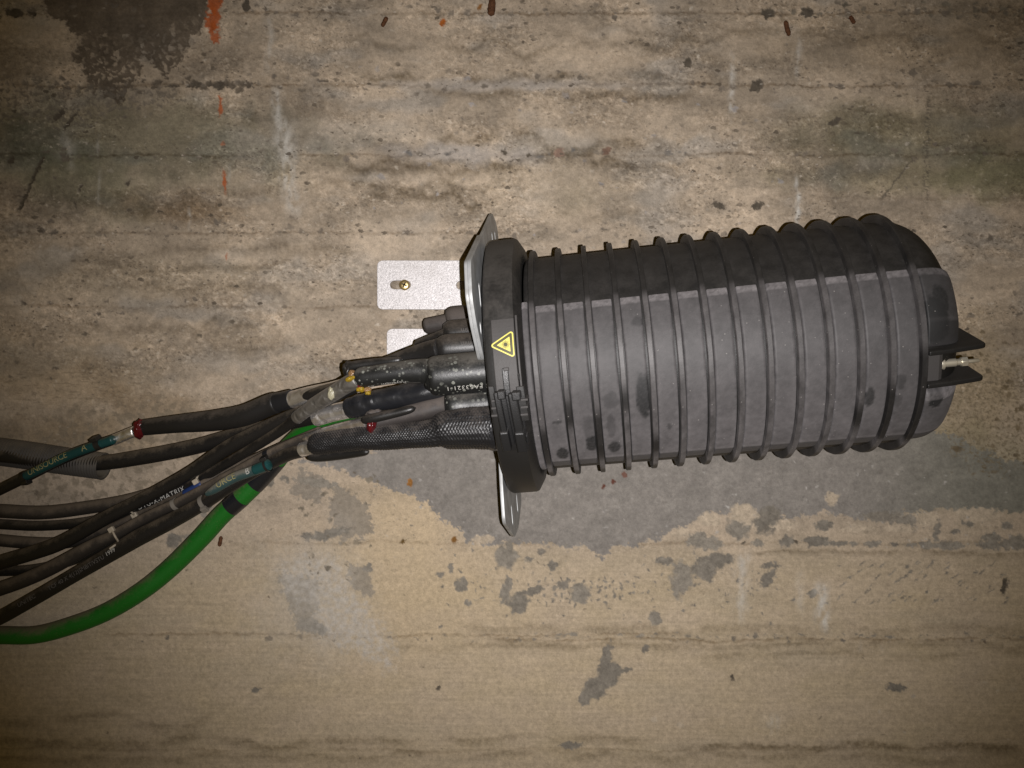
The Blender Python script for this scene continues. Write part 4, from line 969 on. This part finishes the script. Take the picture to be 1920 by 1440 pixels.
ca = Path([(517, 755.5, 1.057, 37), (548, 748, 1.047, 36)]); tube('tape_wrap', ca, M['tape'], e, n=32)
fo = Path([(545, 750, 1.047, 32), (580, 741, 1.035, 33), (625, 731, 1.015, 32), (668, 716, 0.988, 28)]); tube('foil_wrap', fo, M['foil'], e, n=36, step=0.002)
child_fix(e)

# --- FA port sleeve: belongs to the cable with grey foil (C5/C7)
e, pa = cable('lettered_cable', 'thin black cable with MATRIX lettering and grey foil entering the large spotted sleeve',
              [(-90, 980, 1.19, 19), (0, 983, 1.19, 19), (70, 986, 1.19, 19), (146, 981, 1.185, 19), (215, 967, 1.175, 20), (266, 948, 1.16, 24), (310, 931, 1.15, 24), (360, 908, 1.14, 22), (379, 896, 1.13, 19), (452, 853, 1.09, 19), (532, 803, 1.05, 20), (570, 773, 1.02, 20), (624, 738, 0.985, 21), (672, 712, 0.962, 24), (740, 702, 0.955, 30), (930, 696, 0.955, 40)], M['cable'])
tube('jacket', pa, M['cable'], e)
text_on(pa, 'DYU-X-MATRIX', pa.s_px(266), -0.45, 0.0108, M['white_print'], e, spacing=1.1)
tube('foil_wrap', pa, M['foil_grey'], e, pa.s_px(557), pa.s_px(590), 0.0016, 28)
tube('foil_wrap', pa, M['foil_grey'], e, pa.s_px(588), pa.s_px(672), 0.0030, 28)
nar = Path([(670, 709, 0.962, 30), (676, 708, 0.961, 38), (700, 705, 0.958, 39), (740, 699, 0.955, 41), (775, 696, 0.954, 45), (806, 697, 0.953, 52), (812, 700, 0.953, 64), (818, 702, 0.953, 70)])
sh = tube('heat_shrink_sleeve', nar, M['shrink_spot'], e, n=44, step=0.002, cap=0.0015)
big = Path([(806, 705.5, 0.953, 64), (811, 705, 0.953, 73), (822, 704.5, 0.953, 76), (870, 700, 0.953, 78), (932, 695, 0.953, 80)])
sb = tube('port_sleeve', big, M['shrink_spot'], e, n=52, step=0.002, cap=0.0015)
text_on(big, 'E FA53321-1', big.s_px(917), -0.62, 0.0088, M['white_print'], sb, flip=True, spacing=1.12)
text_on(nar, 'Raychem', nar.s_px(762), -0.95, 0.0085, M['white_print'], sh, flip=True)
text_on(nar, '—', nar.s_px(790), -0.85, 0.016, M['faint_print'], sh, flip=True)
text_on(nar, 'ES', nar.s_px(702), -1.10, 0.0085, M['white_print'], sh, flip=True)
clip([(648, 690, 0.985, 20), (665, 686, 0.982, 19), (700, 681, 0.978, 18), (735, 677, 0.972, 16), (754, 674, 0.97, 13)], e, M['clip'])
lump('clip_end', 655, 696, 0.985, 0.0075, 0.008, 0.012, M['clip'], e, 5, 10)
lump('yellow_seal', 657, 710, 0.953, 0.0062, 0.004, 0.0030, M['yellow_seal'], e, 2, 20)
lump('amber_seal', 662, 703, 0.960, 0.005, 0.005, 0.0065, M['amber'], e, 3, 40)
lump('yellow_seal', 676, 730, 0.957, 0.0050, 0.004, 0.0034, M['yellow_seal'], e, 4)
lump('amber_seal', 688, 731, 0.959, 0.0055, 0.004, 0.0030, M['amber'], e, 7)
lump('red_seal', 675, 723, 0.958, 0.004, 0.004, 0.004, M['red'], e, 8)
lump('glue_drop', 621, 738, 0.972, 0.0040, 0.003, 0.0075, M['glue'], e, 9)
lump('yellow_seal', 690, 737, 0.955, 0.0035, 0.004, 0.0025, M['yellow_seal'], e, 6)
child_fix(e)

# --- thick black cable crossing the bundle (C3), into the same sleeve from behind
e, pa = cable('thick_cable', 'thick black cable crossing over the others towards the foil-wrapped joints',
              [(-90, 1085, 1.155, 28), (0, 1055, 1.155, 28), (60, 1037, 1.15, 28), (111, 1019, 1.145, 28), (204, 968, 1.135, 27), (286, 926, 1.125, 25), (360, 884, 1.11, 25), (429, 838, 1.09, 28), (500, 802, 1.07, 28), (560, 775, 1.05, 27), (620, 745, 1.02, 26), (690, 714, 0.985, 24)], M['cable'])
tube('jacket', pa, M['cable'], e)
child_fix(e)

# --- conduit cable C2 into the taped joint
e, pa = cable('conduit_cable', 'black cable emerging from the grey corrugated conduit into a taped joint',
              [(-90, 848, 1.17, 28), (0, 853, 1.17, 28), (100, 866, 1.17, 28), (187, 868, 1.165, 28), (260, 858, 1.155, 29), (364, 838, 1.14, 29), (449, 814, 1.12, 28), (520, 797, 1.10, 28), (595, 781, 1.06, 27), (655, 765, 1.03, 27), (800, 735, 1.02, 30), (930, 715, 1.03, 36)], M['cable'])
tube('jacket', pa, M['cable'], e)
fo = Path([(592, 783, 1.045, 33), (625, 774, 1.035, 33), (660, 766, 1.022, 34)]); tube('foil_wrap', fo, M['foil'], e, n=36, step=0.002)
ta = Path([(656, 766, 1.020, 40), (675, 761, 1.013, 43), (700, 754, 1.01, 43), (750, 744, 1.005, 44), (800, 734, 1.0, 46), (850, 724, 1.0, 48)])
tube('tape_wrap', ta, M['tape'], e, n=40, step=0.0015, wave=lambda s, p: 0.0003 * np.sign(np.sin(s * 420 + 0.8 * p)) * (s < 0.04) + 0.0010 * fbm(s * 45 + np.cos(p), np.sin(p), 3, 636))
child_fix(e)

# --- green cable
e, pa = cable('green_cable', 'thick bright green cable curving down to the left with black tape bands',
              [(-90, 1192, 1.196, 33), (0, 1191, 1.196, 33), (67, 1190, 1.195, 33), (133, 1173, 1.195, 34), (200, 1147, 1.195, 34), (267, 1107, 1.19, 35), (317, 1067, 1.19, 36), (377, 1008, 1.185, 37), (417, 964, 1.18, 37), (455, 930, 1.175, 37), (490, 895, 1.17, 37), (530, 850, 1.155, 36), (565, 815, 1.13, 34), (610, 788, 1.10, 32), (680, 768, 1.06, 30)], M['green'])
tube('jacket', pa, M['green'], e, n=36)
tube('tape_band', pa, M['tape'], e, pa.s_px(431), pa.s_px(452), 0.0004, 36, 0.002)
tube('tape_band', pa, M['tape'], e, pa.s_px(477), pa.s_px(520), 0.0004, 36, 0.002)
child_fix(e)

# --- C8: dusty brown cable with red seal and brown sleeve
e, pa = cable('dusty_cable', 'brown dust-coated cable leading to crinkled foil and a red seal in a brown sleeve',
              [(-90, 1132, 1.165, 27), (0, 1104, 1.16, 27), (50, 1086, 1.155, 27), (102, 1062, 1.15, 27), (175, 1022, 1.14, 24), (215, 1003, 1.135, 21), (250, 983, 1.13, 20), (291, 962, 1.125, 20), (329, 945, 1.12, 20), (383, 917, 1.11, 20), (437, 889, 1.10, 21), (498, 857, 1.085, 23), (566, 825, 1.06, 20), (620, 812, 1.03, 20), (690, 796, 1.01, 22), (830, 762, 1.0, 30), (930, 752, 1.01, 40)], M['cable_dusty'])
tube('jacket', pa, M['cable_dusty'], e)
band_tie('collar', pa, pa.s_px(418), 0.004, 0.0006, M['cable_dusty'], e, False)
band_tie('collar', pa, pa.s_px(329), 0.006, 0.0010, M['tie_grey'], e, False)
tube('tape_wrap', pa, M['tape'], e, pa.s_px(500), pa.s_px(508), 0.0006, 24, 0.002)
fo = Path([(572, 822, 1.055, 16), (600, 815, 1.04, 22), (640, 805, 1.025, 25), (690, 794, 1.005, 26)]); tube('foil_wrap', fo, M['foil_dusty'], e, n=36, step=0.0015)
bs = Path([(694, 795, 1.0, 24), (700, 793, 0.999, 29), (740, 783, 0.997, 32), (790, 771, 0.995, 36), (834, 760, 0.995, 40), (842, 758, 0.995, 44)])
tube('heat_shrink_sleeve', bs, M['shrink_brown'], e, n=40, step=0.002)
ps = Path([(836, 764, 0.995, 44), (842, 763, 0.995, 62), (880, 760, 0.995, 66), (932, 755, 0.995, 68)]); tube('port_sleeve', ps, M['shrink_spot'], e, n=44, step=0.002)
clip([(678, 789, 0.985, 16), (700, 784, 0.98, 18), (740, 775, 0.977, 17), (765, 769, 0.975, 15), (779, 765, 0.975, 12)], e, M['clip'])
lump('clip_end', 700, 775, 0.99, 0.011, 0.007, 0.0048, M['shrink_brown'], e, 11, 15)
lump('red_seal', 697, 797, 0.983, 0.0055, 0.006, 0.0088, M['red'], e, 12, -15)
lump('clip_end', 697, 786, 0.983, 0.008, 0.006, 0.0042, M['shrink_brown'], e, 13, 8)
child_fix(e)

# --- B-tag cable with the woven sleeve
e, pa = cable('tagged_cable', 'black cable with dusty tag lettered B, entering the woven fabric sleeve at the bottom',
              [(-90, 1200, 1.165, 27), (0, 1158, 1.16, 27), (45, 1133, 1.155, 27), (87, 1109, 1.15, 27), (140, 1078, 1.145, 27), (219, 1032, 1.135, 30), (260, 1008, 1.13, 32), (330, 972, 1.12, 30), (385, 941, 1.11, 27), (430, 912, 1.10, 25), (480, 882, 1.09, 24), (511, 866, 1.08, 25), (540, 852, 1.065, 25), (578, 843, 1.045, 25), (640, 828, 1.02, 28), (930, 802, 0.985, 44)], M['cable'])
tube('jacket', pa, M['cable'], e)
text_on(pa, '1999', pa.s_px(208), -0.05, 0.0085, M['white_print'], e)
text_on(pa, 'TCF 40 X 4(12)SMBIT/VSTU', pa.s_px(100), -0.15, 0.0085, M['faint_print'], e)
text_on(pa, 'UNITEC', pa.s_px(44), -0.05, 0.0090, M['faint_print'], e)
tg = Path([(386, 927, 1.086, 9), (400, 919, 1.083, 16), (420, 906, 1.08, 19), (440, 895, 1.078, 20), (470, 884, 1.072, 20), (504, 871, 1.064, 21)])
t_ = tube('tag_strip', tg, M['tagdust'], e, tg.s_px(388), tg.s_px(490), n=28, step=0.002)
tube('tag_end', tg, M['teal'], e, tg.s_px(478), tg.s_px(505), 0.0002, 28, 0.002)
text_on(tg, 'B', tg.s_px(466), -0.25, 0.012, M['white_print'], t_, lift=0.0006)
text_on(tg, 'URCE', tg.s_px(411), -0.25, 0.0125, M['yellow_print'], t_, spacing=1.0)
band_tie('tie', tg, tg.s_px(503), 0.006, 0.0018, M['tie_black'], e)
band_tie('tie', pa, pa.s_px(384), 0.006, 0.0012, M['tie_grey'], e, True, -0.8)
fo = Path([(566, 843, 1.045, 27), (592, 837, 1.035, 28)]); tube('foil_wrap', fo, M['foil'], e, n=36, step=0.0015)
def weave(s, p):
    a = np.sin(s * 2 * np.pi / 0.0036); b = np.sin(p * 21)
    return (0.0006 + 0.0003 * fbm(s * 90 + np.cos(p), np.sin(p) * 2, 2, 630)) * a * b + 0.0002 * b + 0.0012 * fbm(s * 30 + np.cos(p) * 0.8, np.sin(p), 3, 633)
wv = Path([(588, 833, 1.03, 33), (592, 833, 1.028, 38), (640, 826, 1.015, 42), (700, 821, 1.0, 46), (760, 817, 0.99, 48), (800, 814, 0.983, 50), (817, 811, 0.98, 54), (828, 807, 0.98, 66), (842, 805, 0.978, 73), (900, 802, 0.975, 80), (930, 801, 0.975, 86), (940, 800, 0.975, 88)])
tube('woven_sleeve', wv, M['woven'], e, n=126, step=0.0007, wave=weave, cap=0.002)
gl = Path([(919, 801, 0.975, 86), (926, 801, 0.975, 89), (940, 800, 0.975, 86)])
tube('glue_collar', gl, M['tape'], e, n=72, step=0.0007, wave=lambda s, p: 0.0011 * fbm(s * 700 + np.cos(p) * 4, np.sin(p) * 14, 3, 620))
clip([(577, 858, 1.045, 15), (600, 857, 1.04, 18), (640, 853, 1.03, 18), (670, 849, 1.02, 17), (691, 847, 1.01, 14)], e, M['clip'])
clip([(590, 815, 1.045, 12), (620, 809, 1.035, 15), (660, 803, 1.02, 14), (690, 799, 1.012, 9)], e, M['clip'])
child_fix(e)

# --- remaining cables of the bundle
e, pa = cable('bundle_cable', 'topmost of the thin black cables leaving at the left edge, slipping behind the thick cable',
              [(-90, 955, 1.18, 26), (0, 958, 1.18, 26), (80, 961, 1.18, 26), (175, 950, 1.175, 25), (240, 938, 1.165, 24), (290, 922, 1.155, 22), (360, 884, 1.14, 22), (429, 842, 1.12, 20), (520, 800, 1.09, 20), (620, 755, 1.05, 18)], M['cable_dusty'])
tube('jacket', pa, M['cable_dusty'], e); child_fix(e)
e, pa = cable('bundle_cable', 'reddish-brown dusty cable third from the top at the left edge, with blue tape further right',
              [(-90, 1004, 1.185, 23), (0, 1013, 1.185, 23), (60, 1018, 1.185, 23), (117, 1018, 1.18, 23), (163, 1008, 1.175, 23), (210, 992, 1.165, 22), (291, 952, 1.152, 18), (340, 929, 1.132, 14), (374, 910, 1.122, 13), (420, 886, 1.13, 19), (480, 860, 1.12, 19), (540, 833, 1.10, 18), (600, 808, 1.07, 18)], M['cable_dusty'])
tube('jacket', pa, M['cable_dusty'], e)
tube('blue_tape', pa, M['blue'], e, pa.s_px(348), pa.s_px(378), 0.0008, 24, 0.002); child_fix(e)
e, pa = cable('bundle_cable', 'thin black cable low in the bundle passing under the dusty brown cable at left',
              [(-90, 1071, 1.195, 19), (0, 1071, 1.19, 19), (58, 1068, 1.185, 19), (117, 1056, 1.178, 20), (180, 1031, 1.17, 24), (250, 997, 1.16, 26), (330, 958, 1.15, 26), (420, 908, 1.135, 24), (500, 872, 1.115, 22), (560, 848, 1.09, 20), (640, 830, 1.06, 20)], M['cable'])
tube('jacket', pa, M['cable'], e); child_fix(e)

# upper port sleeves behind the bracket plate
def stub(label, pts, npts, mat, txt=None):
    b = Path(pts); e = empty('port_sleeve', b.p[0]); tag(e, label, 'heat shrink sleeve', 'sleeves at the upper cable ports')
    o = tube('sleeve_body', b, mat, e, n=40, step=0.002, rfun=lambda q: 1 - 0.12 * np.exp(-(q / 0.06) ** 2))
    if npts: tube('neck', Path(npts), mat, e, n=36, step=0.002, cap=0.003)
    if txt: text_on(b, txt, b.s_px(886), 0.35, 0.009, M['faint_print'], o, flip=True)
    child_fix(e)
stub('brownish capped sleeve topmost under the upper bracket foot', [(840, 604, 1.12, 52), (846, 603, 1.12, 55), (930, 598, 1.12, 57)], [(800, 612, 1.125, 30), (842, 604, 1.12, 32)], M['shrink_brown'])
stub('black sleeve with faded print, second from the top by the bracket', [(835, 631, 1.07, 54), (842, 630, 1.07, 58), (930, 624, 1.07, 60)], [(785, 652, 1.085, 30), (838, 632, 1.07, 34)], M['shrink'], 'mm')
stub('dusty sleeve tapering left just above the large spotted sleeve', [(822, 655, 1.01, 46), (830, 654, 1.01, 52), (930, 648, 1.01, 54)],
     [(700, 690, 1.045, 26), (730, 681, 1.04, 28), (760, 671, 1.035, 32), (795, 661, 1.025, 38), (826, 655, 1.012, 44)], M['shrink'], 'mm')

# conduit
cp = Path([(-90, 838, 1.185, 50), (0, 847, 1.182, 50), (60, 855, 1.18, 50), (120, 864, 1.178, 49), (192, 874, 1.172, 48)])
ce = empty('corrugated_conduit', cp.p[0]); tag(ce, 'grey corrugated flexible conduit end lying at the left edge', 'conduit')
tube('conduit_wall', cp, M['conduit'], ce, n=40, step=0.0005, wave=lambda s, p: 0.0011 * np.sin(s * 2 * np.pi / 0.0043) + 0 * p, closed=False)
tube('inner_wall', cp, M['conduit'], ce, cp.s_px(120), cp.len, -0.0026, 40, 0.002, closed=False)
pts_r = cp.at(np.array([cp.len]))
V = []; Q = []
for rr_ in (pts_r[3][0] + 0.0004, pts_r[3][0] + 0.0014, pts_r[3][0] - 0.0012, pts_r[3][0] - 0.0028):
    off = {0: 0.0, 1: 0.0016, 2: 0.0020, 3: 0.0}[len(V) // 40]
    for j in range(40):
        a = 2 * math.pi * j / 40; V.append(pts_r[0][0] + cp.T[-1] * off + rr_ * (math.cos(a) * pts_r[1][0] + math.sin(a) * pts_r[2][0]))
for i in range(3):
    for j in range(40): Q.append((i * 40 + j, i * 40 + (j + 1) % 40, (i + 1) * 40 + (j + 1) % 40, (i + 1) * 40 + j))
link('rim', mesh_np('rim', V, Q), M['conduit'], ce, True)
child_fix(ce)

# loose cable ties round the bundle
def tie(label, pts, wd, mat, tail=None):
    """strap as a bent tube of flat section through points, plus its head"""
    pa_ = Path([(a, b, c, wd) for (a, b, c) in pts], 0.001); e_ = empty('cable_tie', pa_.p[0]); tag(e_, label, 'cable tie', 'cable ties on the bundle')
    tube('strap', pa_, mat, e_, n=12, step=0.001)
    child_fix(e_)
    hx = P(*tail) - Vector(e_.location); bm = bmesh.new()
    bmesh.ops.create_cube(bm, size=1.0, matrix=Matrix.Translation(hx) @ Matrix.Rotation(math.radians(-30), 4, 'Y') @ Matrix.Diagonal((0.0085, 0.006, 0.0075, 1)))
    me = bpy.data.meshes.new('tie_head'); bm.to_mesh(me); bm.free(); link('tie_head', me, mat, e_, False, 0.0012)
tie('beige cable tie head beside the MATRIX lettering', [(372, 888, 1.135), (370, 894, 1.118), (366, 903, 1.117), (364, 912, 1.125), (364, 920, 1.14)], 4, M['tie'], (367, 903, 1.117))
tie('small beige cable tie below the thick cable, left of the MATRIX lettering', [(240, 950, 1.15), (245, 958, 1.128), (252, 966, 1.14), (254, 972, 1.16)], 4, M['tie'], (252, 966, 1.14))
tie('beige cable tie looped over the dusty brown cable above the number', [(208, 988, 1.14), (211, 996, 1.122), (216, 1006, 1.119), (221, 1014, 1.126), (224, 1020, 1.14), (216, 1022, 1.125), (207, 1028, 1.122)], 4, M['tie'], (209, 993, 1.124))

# rusty steel bits set in the wall
def rusty(label, px, py, ln, wd, rot, seed):
    c = P(px, py, D - 0.001); a = math.radians(rot)
    S_ = F / D; n = 12; m = 14; V = []; Q = []
    for i in range(m + 1):
        q = 2 * i / m - 1
        for j in range(n):
            th = 2 * math.pi * j / n
            k = math.sqrt(max(0.02, 1 - abs(q) ** 6)) * (1 + 0.3 * float(gn(np.array([q * 2.5 + seed]), np.array([j * 0.7]), 640)[0]))
            x = wd / 2 / S_ * k * math.cos(th); z = q * ln / 2 / S_; y = wd / 2 / S_ * k * math.sin(th)
            V.append((x * math.cos(a) - z * math.sin(a), y, x * math.sin(a) + z * math.cos(a)))
    for i in range(m):
        for j in range(n): Q.append((i * n + j, i * n + (j + 1) % n, (i + 1) * n + (j + 1) % n, (i + 1) * n + j))
    Q.append(tuple(range(n))); Q.append(tuple(range(m * n, m * n + n)))
    o = link('rusty_nail', mesh_np('rusty_nail', V, Q), M['rust'], None, True); o.location = c
    tag(o, label, 'nail', 'rusty steel bits in the wall')
rusty('larger rusty nail stub standing out near the top edge at right', 1476, 53, 30, 9, 14, 1)
rusty('small rusty nail stub right of the larger one at top right', 1598, 37, 17, 8, 32, 2)
rusty('rusty nail stub near the top edge left of centre', 721, 41, 21, 8, -28, 3)
rusty('rusty flake of steel at the very top edge above the closure base', 922, 14, 32, 14, -4, 4)
rusty('dark rusty chip beside the green cable', 413, 1015, 20, 7, -10, 5)
